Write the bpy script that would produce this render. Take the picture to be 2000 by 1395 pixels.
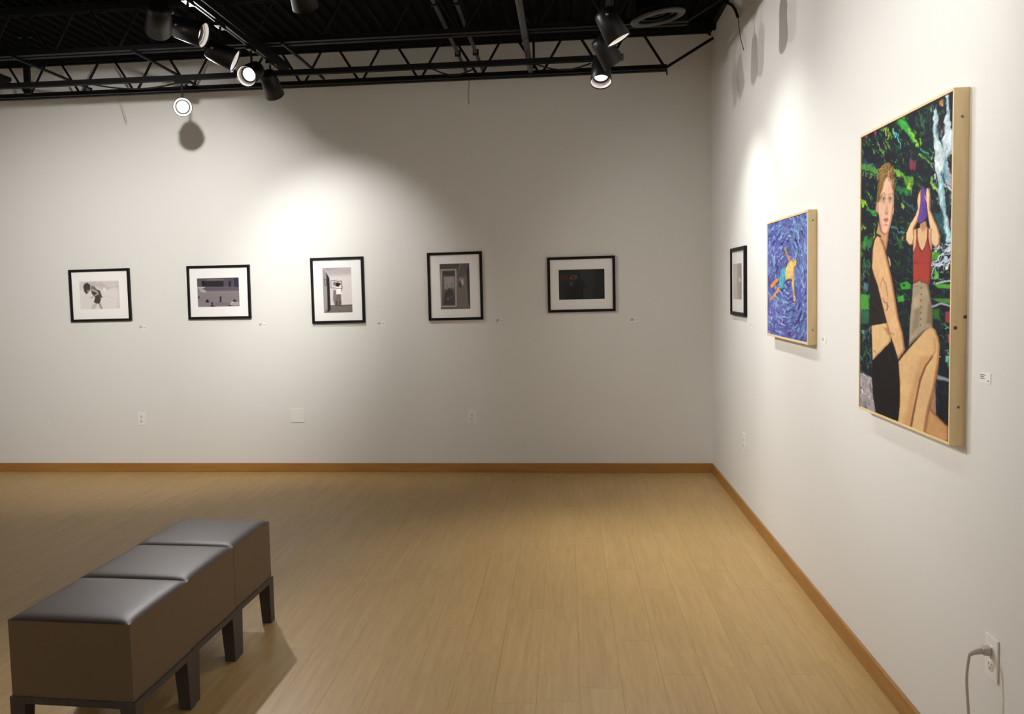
import bpy, bmesh, math, random
import numpy as np
from mathutils import Vector, Matrix, Quaternion

# ------------------------------------------------------------------ scene / camera / light
for o in list(bpy.data.objects): bpy.data.objects.remove(o, do_unlink=True)
scene = bpy.context.scene
col = scene.collection
PXW, PXH = 2000.0, 1395.0
FPX, PIT, ROL, YAW, PCX, PCY = 1706.7377, 0.0703, -0.0265, -0.1354, 877.269, 687.15
CH, D, R = 1.45, 6.8387, 1.0886          # camera height, back wall y, right wall x
FWD = Vector((math.sin(YAW)*math.cos(PIT), math.cos(YAW)*math.cos(PIT), -math.sin(PIT)))
_r0 = Vector((math.cos(YAW), -math.sin(YAW), 0)); _u0 = _r0.cross(FWD)
RGT = _r0*math.cos(ROL) + _u0*math.sin(ROL)
UPV = _u0*math.cos(ROL) - _r0*math.sin(ROL)
CAM = Vector((0, 0, CH))
cd = bpy.data.cameras.new('camera'); cam = bpy.data.objects.new('camera', cd); col.objects.link(cam)
cam.matrix_world = Matrix(((RGT.x, UPV.x, -FWD.x, 0), (RGT.y, UPV.y, -FWD.y, 0), (RGT.z, UPV.z, -FWD.z, CH), (0, 0, 0, 1)))
cd.sensor_fit = 'HORIZONTAL'; cd.sensor_width = 36; cd.lens = 36*FPX/PXW
cd.shift_x = (PXW/2-PCX)/PXW; cd.shift_y = (PCY-PXH/2)/PXW
cd.clip_start = 0.02; cd.clip_end = 60
scene.camera = cam
w = bpy.data.worlds.new('world'); scene.world = w; w.use_nodes = True
w.node_tree.nodes['Background'].inputs[0].default_value = (0, 0, 0, 1)
w.node_tree.nodes['Background'].inputs[1].default_value = 0
vs = scene.view_settings
vs.view_transform = 'Standard'; vs.look = 'None'; vs.exposure = 0.16; vs.gamma = 1.0; vs.use_curve_mapping = False

X0, Y0 = -6.2, -1.6        # left and front walls (out of the picture)
def ray(px, py): return FWD + RGT*((px-PCX)/FPX) - UPV*((py-PCY)/FPX)
def on(ax, v, px, py):
    d = ray(px, py); return CAM + d*((v-CAM[ax])/d[ax])

LAMP_WHITE = (1.0, 0.982, 0.962)
# track, head position (pixel of the head on its track's plane, or a point), aim, watts, cone, blend, label
TR = dict(a=-1.88, c=.25, d=-1.18, e=-3.95)
def head(tr, px, py): return tuple(on(0, TR[tr], px, py))
LAMPS = [
 ('a', head('a', 310, 35), (-3.40, D, 1.45), 320, 76, 1.0, 'black track spotlight nearest the frame top left, seen from behind, mouth turned away'),
 ('a', head('a', 369, 60), (R, 4.35, 1.75), 140, 86, 1.0, 'black track spotlight pointing right with pale inner ring and bright lens in view'),
 ('a', head('a', 432, 106), (R, 5.45, 1.25), 105, 80, 1.0, 'black track spotlight pointing down right, its pale rim seen nearly edge on'),
 ('a', head('a', 492, 142), (-2.45, 1.00, 0.60), 80, 75, 1.0, 'black track spotlight facing forward, bright lens inside wide pale ring'),
 ('a', head('a', 529, 164), (-1.78, D, 1.50), 72, 76, 1.0, 'black track spotlight last on left track, tilted towards back wall'),
 ('b', tuple(on(1, 5.81, 357, 208)), (-0.10, 0.00, 1.10), 290, 88, 1.0, 'glaring track spotlight hanging alone before back wall, facing forward'),
 ('c', tuple(on(2, 2.75, 1193, 50)), (R, 4.55, 1.10), 36, 110, 1.0, 'black track spotlight uppermost in right cluster, pale rim tilted down right'),
 ('c', tuple(on(2, 2.75, 1184, 100)), (R, 5.42, 1.45), 55, 66, 1.0, 'black track spotlight in middle of right cluster, mouth turned to right wall'),
 ('c', tuple(on(2, 2.74, 1174, 139)), (0.10, 3.95, 0.00), 98, 80, 1.0, 'black track spotlight lowest in right cluster, bright lens facing floor'),
 ('c', (TR['c'], 2.25, 2.76), (R, 2.85, 1.85), 24, 80, 1.0, 'black track spotlight on right track above large figure painting'),
 ('a', (TR['a'], 3.55, 2.80), (R, 3.05, 1.80), 140, 50, 1.0, 'black track spotlight on left track just above picture, aimed at right wall'),
 ('d', (TR['d'], 3.98, 2.84), (-1.10, 5.60, 1.00), 0, 50, 1.0, 'dark unlit track spotlight at top of picture, only its rim showing'),
 ('e', (TR['e'], 3.60, 2.80), (-4.60, D, 1.50), 50, 60, 1.0, 'added black fill spotlight, out of view, on far left track aimed at back wall'),  # added fill lamp, unseen, at the far left of the back wall
 ('e', (TR['e'], 2.20, 2.80), (X0, 2.20, 1.50), 520, 90, 1.0, 'added black fill spotlight, out of view, on far left track aimed at left wall'),  # added out of view so the left wall bounces light into the room
 ('a', (TR['a'], 1.60, 2.80), (-2.60, Y0, 1.50), 210, 90, 1.0, 'added black fill spotlight, out of view, over the bench aimed at front wall'),  # added unseen lamp, fills the room by bounce off the front wall
 ('c', (TR['c'], 1.00, 2.80), (-0.40, Y0, 1.50), 90, 90, 1.0, 'added black fill spotlight, out of view, over the camera aimed at front wall'),  # second added lamp out of view for front wall bounce
]

# ------------------------------------------------------------------ helpers
def lin(c):
    return tuple(((x/255.0)/12.92 if x/255.0 <= 0.04045 else ((x/255.0+0.055)/1.055)**2.4) for x in c)
class MB:
    def __init__(s): s.v = []; s.f = []; s.smooth = []
    def add(s, vs, fs, sm=False):
        n = len(s.v); s.v += [tuple(p) for p in vs]; s.f += [tuple(i+n for i in f) for f in fs]; s.smooth += [sm]*len(fs); return s
    def box(s, a, b):
        (x0, y0, z0), (x1, y1, z1) = a, b
        return s.add([(x0,y0,z0),(x1,y0,z0),(x1,y1,z0),(x0,y1,z0),(x0,y0,z1),(x1,y0,z1),(x1,y1,z1),(x0,y1,z1)],
                     [(0,3,2,1),(4,5,6,7),(0,1,5,4),(1,2,6,5),(2,3,7,6),(3,0,4,7)])
    def hexa(s, p):   # 4 bottom + 4 top points
        return s.add(p, [(0,3,2,1),(4,5,6,7),(0,1,5,4),(1,2,6,5),(2,3,7,6),(3,0,4,7)])
    def tube(s, pts, r, n=8, cap=True):
        pts = [Vector(p) for p in pts]; rings = []; N = len(pts)
        rs = r if isinstance(r, (list, tuple)) else [r]*N
        up = None
        for i, p in enumerate(pts):
            t = (pts[min(i+1, N-1)]-pts[max(i-1, 0)]).normalized()
            if up is None:
                up = Vector((0,0,1)) if abs(t.z) < .9 else Vector((1,0,0))
            a = t.cross(up).normalized(); b = a.cross(t).normalized(); up = b
            rings.append([p+(a*math.cos(2*math.pi*k/n)+b*math.sin(2*math.pi*k/n))*rs[i] for k in range(n)])
        v = [q for rg in rings for q in rg]; f = []
        for i in range(N-1):
            for k in range(n):
                f.append((i*n+k, i*n+(k+1)%n, (i+1)*n+(k+1)%n, (i+1)*n+k))
        s.add(v, f, True)
        if cap: s.add(rings[0], [tuple(range(n))[::-1]]); s.add(rings[-1], [tuple(range(n))])
        return s
    def bar(s, a, b, wx, wy, up=(0,0,1)):   # rectangular bar between points
        a, b = Vector(a), Vector(b); t = (b-a).normalized(); u = Vector(up)
        if abs(t.dot(u)) > .95: u = Vector((1,0,0))
        x = t.cross(u).normalized()*wx/2; y = x.cross(t).normalized()*wy/2
        return s.hexa([a-x-y, a+x-y, a+x+y, a-x+y, b-x-y, b+x-y, b+x+y, b-x+y])
    def lathe(s, prof, n=32, closed=False):  # profile (r, z) about Z
        v = []; f = []
        for (r, z) in prof:
            for k in range(n):
                a = 2*math.pi*k/n; v.append((r*math.cos(a), r*math.sin(a), z))
        m = len(prof)
        for i in range(m-1 if not closed else m):
            j = (i+1) % m
            for k in range(n): f.append((i*n+k, i*n+(k+1)%n, j*n+(k+1)%n, j*n+k))
        return s.add(v, f, True)
    def disc(s, r, z, n=32, flip=False):
        v = [(r*math.cos(2*math.pi*k/n), r*math.sin(2*math.pi*k/n), z) for k in range(n)]
        return s.add(v, [tuple(range(n))[::-1] if flip else tuple(range(n))])
    def mesh(s, name, mat):
        me = bpy.data.meshes.new(name); me.from_pydata(s.v, [], s.f); me.update()
        me.polygons.foreach_set('use_smooth', s.smooth)
        bm = bmesh.new(); bm.from_mesh(me); bmesh.ops.recalc_face_normals(bm, faces=bm.faces); bm.to_mesh(me); bm.free()
        if mat: me.materials.append(mat)
        return me
    def build(s, name, mat, parent=None, bevel=0, loc=None):
        o = bpy.data.objects.new(name, s.mesh(name, mat)); col.objects.link(o)
        if parent: o.parent = parent
        if loc: o.location = loc
        if bevel:
            m = o.modifiers.new('bevel', 'BEVEL'); m.width = bevel; m.segments = 2; m.limit_method = 'ANGLE'
        return o
def put(name, me, parent=None, loc=None):
    o = bpy.data.objects.new(name, me); col.objects.link(o)
    if parent: o.parent = parent
    if loc is not None: o.location = loc
    return o
def empty(name, loc, rz=0):
    o = bpy.data.objects.new(name, None); col.objects.link(o); o.location = loc; o.rotation_euler = (0, 0, rz)
    o.empty_display_size = .05; return o
def tag(o, label, cat, group=None, kind=None):
    o['label'] = label; o['category'] = cat
    if group: o['group'] = group
    if kind: o['kind'] = kind
    return o
def struct(o, label=None, cat=None):
    o['kind'] = 'structure'
    if label: o['label'] = label
    if cat: o['category'] = cat
    return o

# ------------------------------------------------------------------ materials
def mat(name, rgb, rough=.5, metal=0, spec=.5, noise=0, nscale=8, bump=0, bscale=200, emit=None):
    m = bpy.data.materials.new(name); m.use_nodes = True; nt = m.node_tree; b = nt.nodes['Principled BSDF']
    c = lin(rgb)
    b.inputs['Base Color'].default_value = (*c, 1); b.inputs['Roughness'].default_value = rough
    b.inputs['Metallic'].default_value = metal; b.inputs['Specular IOR Level'].default_value = spec
    tc = nt.nodes.new('ShaderNodeTexCoord')
    if noise:
        n = nt.nodes.new('ShaderNodeTexNoise'); n.inputs['Scale'].default_value = nscale; n.inputs['Detail'].default_value = 4
        nt.links.new(tc.outputs['Object'], n.inputs['Vector'])
        r = nt.nodes.new('ShaderNodeMapRange'); r.inputs['To Min'].default_value = 1-noise; r.inputs['To Max'].default_value = 1+noise
        nt.links.new(n.outputs['Fac'], r.inputs['Value'])
        mx = nt.nodes.new('ShaderNodeVectorMath'); mx.operation = 'SCALE'; mx.inputs[0].default_value = c
        nt.links.new(r.outputs[0], mx.inputs['Scale']); nt.links.new(mx.outputs[0], b.inputs['Base Color'])
    if bump:
        n = nt.nodes.new('ShaderNodeTexNoise'); n.inputs['Scale'].default_value = bscale; n.inputs['Detail'].default_value = 3
        nt.links.new(tc.outputs['Object'], n.inputs['Vector'])
        bp = nt.nodes.new('ShaderNodeBump'); bp.inputs['Strength'].default_value = bump; bp.inputs['Distance'].default_value = .002
        nt.links.new(n.outputs['Fac'], bp.inputs['Height']); nt.links.new(bp.outputs[0], b.inputs['Normal'])
    if emit:
        b.inputs['Emission Color'].default_value = (*emit[0], 1); b.inputs['Emission Strength'].default_value = emit[1]
    return m
def wood(name, c1, c2, rough, axis, stretch=14, scale=9, rand=.0, spec=.5, world=True):
    """wood grain running along `axis` from noise stretched along it"""
    m = bpy.data.materials.new(name); m.use_nodes = True; nt = m.node_tree; b = nt.nodes['Principled BSDF']; L = nt.links.new
    b.inputs['Roughness'].default_value = rough; b.inputs['Specular IOR Level'].default_value = spec
    if world: src = nt.nodes.new('ShaderNodeNewGeometry').outputs['Position']
    else: src = nt.nodes.new('ShaderNodeTexCoord').outputs['Object']
    oi = nt.nodes.new('ShaderNodeObjectInfo')
    sc = nt.nodes.new('ShaderNodeVectorMath'); sc.operation = 'MULTIPLY'
    v = [stretch]*3; v[axis] = 1.0; sc.inputs[1].default_value = v; L(src, sc.inputs[0])
    off = nt.nodes.new('ShaderNodeVectorMath'); off.operation = 'ADD'; L(sc.outputs[0], off.inputs[0])
    mu = nt.nodes.new('ShaderNodeMath'); mu.operation = 'MULTIPLY'; mu.inputs[1].default_value = 40; L(oi.outputs['Random'], mu.inputs[0])
    L(mu.outputs[0], off.inputs[1])
    n1 = nt.nodes.new('ShaderNodeTexNoise'); n1.inputs['Scale'].default_value = scale/4; n1.inputs['Detail'].default_value = 5; n1.inputs['Distortion'].default_value = 1.2
    n2 = nt.nodes.new('ShaderNodeTexNoise'); n2.inputs['Scale'].default_value = scale; n2.inputs['Detail'].default_value = 6
    L(off.outputs[0], n1.inputs['Vector']); L(off.outputs[0], n2.inputs['Vector'])
    ad = nt.nodes.new('ShaderNodeMix'); ad.data_type = 'FLOAT'; ad.inputs[0].default_value = .5; L(n1.outputs['Fac'], ad.inputs[2]); L(n2.outputs['Fac'], ad.inputs[3])
    mr = nt.nodes.new('ShaderNodeMapRange'); mr.inputs['From Min'].default_value = .32; mr.inputs['From Max'].default_value = .68; L(ad.outputs[0], mr.inputs['Value'])
    mx = nt.nodes.new('ShaderNodeMix'); mx.data_type = 'RGBA'; mx.inputs[6].default_value = (*lin(c1), 1); mx.inputs[7].default_value = (*lin(c2), 1); L(mr.outputs[0], mx.inputs[0])
    rr = nt.nodes.new('ShaderNodeMapRange'); rr.inputs['To Min'].default_value = 1-rand; rr.inputs['To Max'].default_value = 1+rand; L(oi.outputs['Random'], rr.inputs['Value'])
    sv = nt.nodes.new('ShaderNodeVectorMath'); sv.operation = 'SCALE'; L(mx.outputs[2], sv.inputs[0]); L(rr.outputs[0], sv.inputs['Scale'])
    L(sv.outputs[0], b.inputs['Base Color'])
    bp = nt.nodes.new('ShaderNodeBump'); bp.inputs['Strength'].default_value = .08; bp.inputs['Distance'].default_value = .001
    L(ad.outputs[0], bp.inputs['Height']); L(bp.outputs[0], b.inputs['Normal'])
    return m
M = {}
M['wall'] = mat('wall_paint', (229, 227, 222), .75, noise=.012, nscale=1.2, bump=.06, bscale=120)
M['floor'] = wood('maple_plank', (194, 161, 106), (177, 143, 87), .42, 1, 16, 5, rand=.02, spec=.4)
M['subfloor'] = mat('plank_seam', (120, 88, 50), .8, noise=.1)
M['base'] = wood('oak_baseboard', (176, 128, 64), (154, 106, 48), .45, 0, 10, 5)
M['base_y'] = wood('oak_baseboard_side', (176, 128, 64), (154, 106, 48), .45, 1, 10, 5)
M['deck'] = mat('black_deck_paint', (15, 14, 14), .9, spec=.08, noise=.15, nscale=5)
M['steel'] = mat('black_joist_paint', (17, 16, 16), .6, spec=.2, noise=.15, nscale=20)
M['track'] = mat('black_track_enamel', (22, 21, 22), .4, spec=.25, noise=.08, nscale=30)
M['pipe'] = mat('dark_grey_pipe_paint', (44, 41, 40), .5, noise=.1, nscale=12)
M['can'] = mat('black_lamp_enamel', (20, 19, 20), .38, spec=.3, noise=.06, nscale=30)
M['ring'] = mat('pale_lamp_trim', (225, 218, 214), .4, noise=.02)
M['baffle'] = mat('dark_lamp_baffle', (60, 52, 50), .5, noise=.05)
M['lens'] = mat('lit_lamp_lens', (255, 255, 255), .3, noise=.01, emit=(LAMP_WHITE, 7))
M['lens_off'] = mat('unlit_lamp_lens', (120, 118, 116), .15, noise=.02)
M['blackframe'] = mat('black_frame_lacquer', (15, 13, 12), .45, spec=.2, noise=.1, nscale=40)
M['matboard'] = mat('white_mat_board', (246, 244, 241), .85, noise=.01, nscale=30)
M['pine'] = wood('pale_pine', (240, 216, 168), (228, 198, 146), .5, 2, 9, 8)
M['pine_y'] = wood('pale_pine_rail', (240, 216, 168), (228, 198, 146), .5, 1, 9, 8)
M['knot'] = mat('dark_pine_knot', (110, 66, 34), .6, noise=.2, nscale=200)
M['screw'] = mat('zinc_screw', (130, 130, 135), .35, metal=.8, noise=.05)
M['plate'] = mat('white_plastic_plate', (238, 236, 231), .35, noise=.01)
M['slot'] = mat('dark_socket_slot', (60, 55, 50), .7, noise=.1)
M['card'] = mat('white_label_card', (240, 239, 234), .8, noise=.01)
M['ink'] = mat('grey_label_ink', (98, 96, 94), .8, noise=.05)
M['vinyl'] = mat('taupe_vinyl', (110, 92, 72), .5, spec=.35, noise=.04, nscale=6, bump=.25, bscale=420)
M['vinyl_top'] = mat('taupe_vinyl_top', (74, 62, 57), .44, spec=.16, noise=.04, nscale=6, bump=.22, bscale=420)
M['benchleg'] = wood('dark_grey_stained_wood', (72, 66, 63), (58, 52, 50), .5, 2, 10, 8)
M['cable'] = mat('black_cable_rubber', (20, 19, 19), .6, noise=.1)
M['cord'] = mat('white_cord_plastic', (190, 182, 172), .45, noise=.03)
M['wire'] = mat('pale_wire', (190, 182, 168), .5, noise=.05)
M['diffuser'] = mat('grey_diffuser_paint', (56, 52, 50), .5, noise=.06)
def paintmat(name, rough, bump=0, spec=.4):
    m = bpy.data.materials.new(name); m.use_nodes = True; nt = m.node_tree; b = nt.nodes['Principled BSDF']
    a = nt.nodes.new('ShaderNodeVertexColor'); a.layer_name = 'pigment'
    nt.links.new(a.outputs['Color'], b.inputs['Base Color']); b.inputs['Roughness'].default_value = rough; b.inputs['Specular IOR Level'].default_value = spec
    if bump:
        tc = nt.nodes.new('ShaderNodeTexCoord'); n = nt.nodes.new('ShaderNodeTexNoise'); n.inputs['Scale'].default_value = 130; n.inputs['Detail'].default_value = 4
        nt.links.new(tc.outputs['Object'], n.inputs['Vector'])
        bp = nt.nodes.new('ShaderNodeBump'); bp.inputs['Strength'].default_value = bump; bp.inputs['Distance'].default_value = .002
        nt.links.new(n.outputs['Fac'], bp.inputs['Height']); nt.links.new(bp.outputs[0], b.inputs['Normal'])
    return m
M['oil'] = paintmat('oil_paint', .55, .25, .15)
M['photo'] = paintmat('photo_paper', .8, 0, .05)
g = bpy.data.materials.new('picture_glass'); g.use_nodes = True; nt = g.node_tree
for n in list(nt.nodes): nt.nodes.remove(n)
out = nt.nodes.new('ShaderNodeOutputMaterial'); tr = nt.nodes.new('ShaderNodeBsdfTransparent'); gl = nt.nodes.new('ShaderNodeBsdfGlossy')
gl.inputs['Roughness'].default_value = .03; fr = nt.nodes.new('ShaderNodeFresnel'); fr.inputs['IOR'].default_value = 1.45
mxs = nt.nodes.new('ShaderNodeMixShader'); geo = nt.nodes.new('ShaderNodeNewGeometry'); sb = nt.nodes.new('ShaderNodeMath'); sb.operation = 'SUBTRACT'; sb.inputs[0].default_value = 1; nt.links.new(geo.outputs['Backfacing'], sb.inputs[1])
ml = nt.nodes.new('ShaderNodeMath'); ml.operation = 'MULTIPLY'; nt.links.new(fr.outputs[0], ml.inputs[0]); nt.links.new(sb.outputs[0], ml.inputs[1])
nt.links.new(ml.outputs[0], mxs.inputs[0]); nt.links.new(tr.outputs[0], mxs.inputs[1]); nt.links.new(gl.outputs[0], mxs.inputs[2]); nt.links.new(mxs.outputs[0], out.inputs[0])
M['glass'] = g

# ------------------------------------------------------------------ the room
SL = .0140
def zdeck(x): return 3.302 - SL*(x-R)
def zbot(x): return 2.995 - SL*(x-.74)      # underside of joist bottom chords
ZT = 3.75
def wallbox(name, a, b, label):
    return struct(MB().box(a, b).build(name, M['wall']), label, 'wall')
wallbox('wall_back', (X0-.1, D, -.05), (R+.1, D+.1, ZT), 'white painted back wall hung with framed photographs')
wallbox('wall_right', (R, Y0, -.05), (R+.1, D, ZT), 'white painted right wall hung with two paintings')
wallbox('wall_left', (X0-.1, Y0, -.05), (X0, D, ZT), 'white painted left wall')
wallbox('wall_front', (X0-.1, Y0-.1, -.05), (R+.1, Y0, ZT), 'white painted front wall')
floor = struct(MB().box((X0, Y0, -.05), (R, D, -.003)).build('floor', M['subfloor']), 'pale maple plank floor', 'floor')
# planks
PWD, PLN, GAP = .1524, .9144, .0003
pm = MB().box((-PWD/2+GAP, -PLN/2+GAP, -.003), (PWD/2-GAP, PLN/2-GAP, 0)).mesh('plank', M['floor'])
rnd = random.Random(4); rest = MB()
ncol = int((R-X0)/PWD)+1
def clipbox(mb, x0, x1, y0, y1):
    x0 = max(x0, X0); x1 = min(x1, R); y0 = max(y0, Y0); y1 = min(y1, D)
    if x1-x0 > .01 and y1-y0 > .01: mb.box((x0+GAP, y0+GAP, -.003), (x1-GAP, y1-GAP, 0)); return True
for i in range(ncol):
    xc = R - PWD*(i+.5); y = D + PLN*rnd.random()
    while y > Y0:
        yc = y - PLN/2; full = (y <= D and y-PLN >= Y0 and xc-PWD/2 >= X0)
        # visible from the photograph's side of the room
        near = y > 2.35 and xc > -.74*max(y, 2.0)-.35
        if near and full: put('plank', pm, floor, (xc, yc, 0))
        elif near:
            mb = MB()
            if clipbox(mb, xc-PWD/2, xc+PWD/2, y-PLN, y): mb.build('plank', M['floor'], floor)
        else: clipbox(rest, xc-PWD/2, xc+PWD/2, y-PLN, y)
        y -= PLN
o = rest.build('plank_field', M['floor'], floor); o['kind'] = 'stuff'
# ribbed deck ceiling (ribs along y), sloping gently
mb = MB(); PT, RD = .0915, .026; prof = []
x = X0-.1
while x < R+.1:
    for dx, dz in ((0, RD), (.044, RD), (.055, 0), (.080, 0), (PT, RD)):
        if dx < PT: prof.append((x+dx, zdeck(x+dx)+dz))
    x += PT
n = len(prof); v = [(a, Y0-.1, b) for a, b in prof]+[(a, D+.1, b) for a, b in prof]
mb.add(v, [(i, i+1, n+i+1, n+i) for i in range(n-1)])
mb.add([(X0-.1, Y0-.1, ZT), (R+.1, Y0-.1, ZT), (R+.1, D+.1, ZT), (X0-.1, D+.1, ZT)], [(0, 1, 2, 3)])
struct(mb.build('ceiling', M['deck']), 'black ribbed metal deck ceiling', 'ceiling')
# baseboards
BH, BT = .0722, .012
def basebd(name, a, b, m, label):
    return struct(MB().box(a, b).build(name, m, bevel=.003), label, 'baseboard')
basebd('baseboard_back', (X0, D-BT, 0), (R, D, BH), M['base'], 'brown wooden baseboard along back wall')
basebd('baseboard_right', (R-BT, Y0, 0), (R, D-BT, BH), M['base_y'], 'brown wooden baseboard along right wall')
basebd('baseboard_left', (X0, Y0, 0), (X0+BT, D-BT, BH), M['base_y'], 'brown wooden baseboard along left wall')
basebd('baseboard_front', (X0+BT, Y0, 0), (R-BT, Y0+BT, BH), M['base'], 'brown wooden baseboard along front wall')

# ------------------------------------------------------------------ joists
def joist(y, label, first=True):
    t = tag(empty('bar_joist', (0, y, 0)), label, 'joist', 'black open web roof joists')
    xe = .74; xl = X0+.35
    for dy in (-.022, .022):
        s = 1 if dy > 0 else -1
        # top chord angle
        mb = MB()
        a, b = (X0, dy, zdeck(X0)), (R, dy, zdeck(R))
        mb.bar((X0+.002, dy+s*.012, zdeck(X0)-.004), (R-.002, dy+s*.012, zdeck(R)-.004), .036, .005)
        mb.bar((X0+.002, dy-s*.004, zdeck(X0)-.024), (R-.002, dy-s*.004, zdeck(R)-.024), .005, .036)
        mb.build('top_chord_angle', M['steel'], t)
        mb = MB()
        mb.bar((xl, dy+s*.012, zbot(xl)+.003), (xe, dy+s*.012, zbot(xe)+.003), .036, .005)
        mb.bar((xl, dy-s*.004, zbot(xl)+.02), (xe, dy-s*.004, zbot(xe)+.02), .005, .036)
        mb.build('bottom_chord_angle', M['steel'], t)
    xb = xe
    k = 0
    while xb > xl-.01:
        zb, zt = zbot(xb)+.02, zdeck(xb)-.02
        for s in (-1, 1):
            if k == 0 and s == 1:
                MB().tube([(xb, 0, zb), (R-.02, 0, zdeck(R)-.10)], .0105, 8).build('web_bar', M['steel'], t)
            else:
                MB().tube([(xb+s*.012, 0, zb), (xb+s*.178, 0, zt)], .0095, 8).build('web_bar', M['steel'], t)
        if k: MB().tube([(xb-.03, 0, zb+.012), (xb-.015, 0, zb-.018), (xb+.015, 0, zb-.018), (xb+.03, 0, zb+.012)], .008, 6).build('web_bend', M['steel'], t)
        xb -= .452; k += 1
    MB().tube([(xe+.25, 0, zdeck(xe+.25)-.02), (xe+.31, 0, zdeck(xe)-.085)], .009, 8).build('end_stub', M['steel'], t)
    MB().tube([(xe, 0, zbot(xe)+.01), (xe+.003, 0, zbot(xe)-.035)], .005, 6).build('bolt', M['steel'], t)
    return t
joist(6.60, 'black open web steel joist running close along back wall')
joist(5.47, 'black open web steel joist second from back wall, pale double lower chord')
joist(4.34, 'black open web steel joist third from back wall')
joist(3.21, 'black open web steel joist fourth from back wall')
joist(2.08, 'black open web steel joist fifth from back wall, above the bench')

mb = MB()
mb.hexa([(X0, D-.03, zdeck(X0)-.004), (R, D-.03, zdeck(R)-.004), (R, D, zdeck(R)-.004), (X0, D, zdeck(X0)-.004), (X0, D-.03, zdeck(X0)+.04), (R, D-.03, zdeck(R)+.04), (R, D, zdeck(R)+.04), (X0, D, zdeck(X0)+.04)])
struct(mb.build('trim_1', M['steel']), 'black ledger angle where ceiling meets back wall', 'trim')
mb = MB().hexa([(R-.03, Y0, zdeck(R)-.004), (R, Y0, zdeck(R)-.004), (R, D-.03, zdeck(R)-.004), (R-.03, D-.03, zdeck(R)-.004), (R-.03, Y0, zdeck(R)+.04), (R, Y0, zdeck(R)+.04), (R, D-.03, zdeck(R)+.04), (R-.03, D-.03, zdeck(R)+.04)])
struct(mb.build('trim_2', M['steel']), 'black ledger angle where ceiling meets right wall', 'trim')
for x, lab in ((-3.56, 'thin black bridging bar between back joists, nearest left edge'), (-2.73, 'thin black bridging bar between back joists, above glaring spotlight'), (-1.74, 'thin black bridging bar between back joists, beside left track')):
    o = MB().bar((x, 5.40, zbot(x)-.009), (x, 6.36, zbot(x)-.009), .014, .016).build('bridging_bar', M['steel']); tag(o, lab, 'bar', 'bridging bars between joists')
# ------------------------------------------------------------------ tracks, strut, conduit
def track(name, a, b, label, strut=True):
    a, b = Vector(a), Vector(b); t = tag(empty(name, a), label, 'light track', 'black lighting tracks under the joists')
    d = b-a
    MB().bar((0, 0, .017), d+Vector((0, 0, .017)), .034, .030).build('track_channel', M['track'], t)
    for s in (-1, 1):
        sd = Vector((d.y, -d.x, 0)).normalized()*s*.012
        MB().bar(sd+Vector((0, 0, 0)), d+sd, .006, .006).build('track_lip', M['track'], t)
    if strut:
        MB().bar((0, 0, .055), d+Vector((0, 0, .055)), .03, .028).build('support_strut', M['steel'], t)
        n = max(2, int(d.length/.9))
        for i in range(n+1):
            p = d*((i+.15)/(n+.3)); MB().box((p.x-.008, p.y-.008, p.z+.03), (p.x+.008, p.y+.008, p.z+.045)).build('hanger', M['steel'], t)
    return t
def ztr(x): return zbot(x)-.072      # struts lie under the joists, tracks under the struts
YX = 5.81
track('light_track', (TR['a'], .5, ztr(TR['a'])), (TR['a'], 5.94, ztr(TR['a'])), 'black lighting track running towards back wall above the bench, carrying five spotlights')
track('light_track', (TR['c'], .5, ztr(TR['c'])), (TR['c'], 5.92, ztr(TR['c'])), 'black lighting track running parallel to right wall, carrying right spotlight cluster')
track('light_track', (TR['d'], .5, ztr(TR['d'])), (TR['d'], 4.22, ztr(TR['d'])), 'short black lighting track between the two long tracks')
track('light_track', (TR['e'], .5, ztr(TR['e'])), (TR['e'], 5.94, ztr(TR['e'])), 'black lighting track at far left end of picture')
track('light_track', (-3.96, YX, ztr(-3.96)-.036), (.382, YX, ztr(.382)-.036), 'black lighting track running across before back wall joist', strut=False)
t = tag(empty('hanger_post', (-3.87, 6.03, 0)), 'black vertical hanger post at left end of tracks', 'post')
MB().box((-.022, -.012, ztr(-3.95)-.03), (.022, .012, zdeck(-3.95)-.002)).build('post_bar', M['steel'], t)
MB().hexa([(-.05, -.015, zdeck(-3.95)-.012), (.05, -.015, zdeck(-3.95)-.012), (.05, .015, zdeck(-3.95)-.012), (-.05, .015, zdeck(-3.95)-.012),
           (-.05, -.015, zdeck(-3.95)-.001), (.05, -.015, zdeck(-3.95)-.001), (.05, .015, zdeck(-3.95)-.001), (-.05, .015, zdeck(-3.95)-.001)]).build('top_plate', M['steel'], t)
# conduits along y
for x, y1, z, r, lab in ((-.728, 6.70, 3.10, .013, 'thin dark conduit left of the pair crossing the joists'), (-.602, 6.74, 3.10, .013, 'thin dark conduit right of the pair crossing the joists')):
    t = tag(empty('conduit', (x, 3.0, z)), lab, 'conduit', 'conduits crossing the joists')
    MB().tube([(0, 0, 0), (0, y1-3.0, 0)], r, 10).build('pipe', M['pipe'], t)
    for yy in (.9, 2.1, 3.2): MB().box((-.02, yy-.012, -.02), (.02, yy+.012, .018)).build('clamp', M['steel'], t)
t = tag(empty('suspended_pipe', (-.226, 2.2, 2.968)), 'grey pipe hanging below the joists, ending in a cap before back wall', 'pipe')
MB().tube([(0, 0, 0), (0, 4.03, 0)], .0195, 16).build('pipe', M['pipe'], t)
MB().tube([(0, 4.03, 0), (0, 4.05, 0)], .022, 16).build('end_cap', M['pipe'], t)
MB().tube([(0, 3.2, 0), (0, 3.23, 0)], .0225, 16).build('coupling', M['pipe'], t)
MB().box((.018, 4.0, 0), (.034, 4.02, .34)).build('hanger_rod', M['steel'], t)
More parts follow.
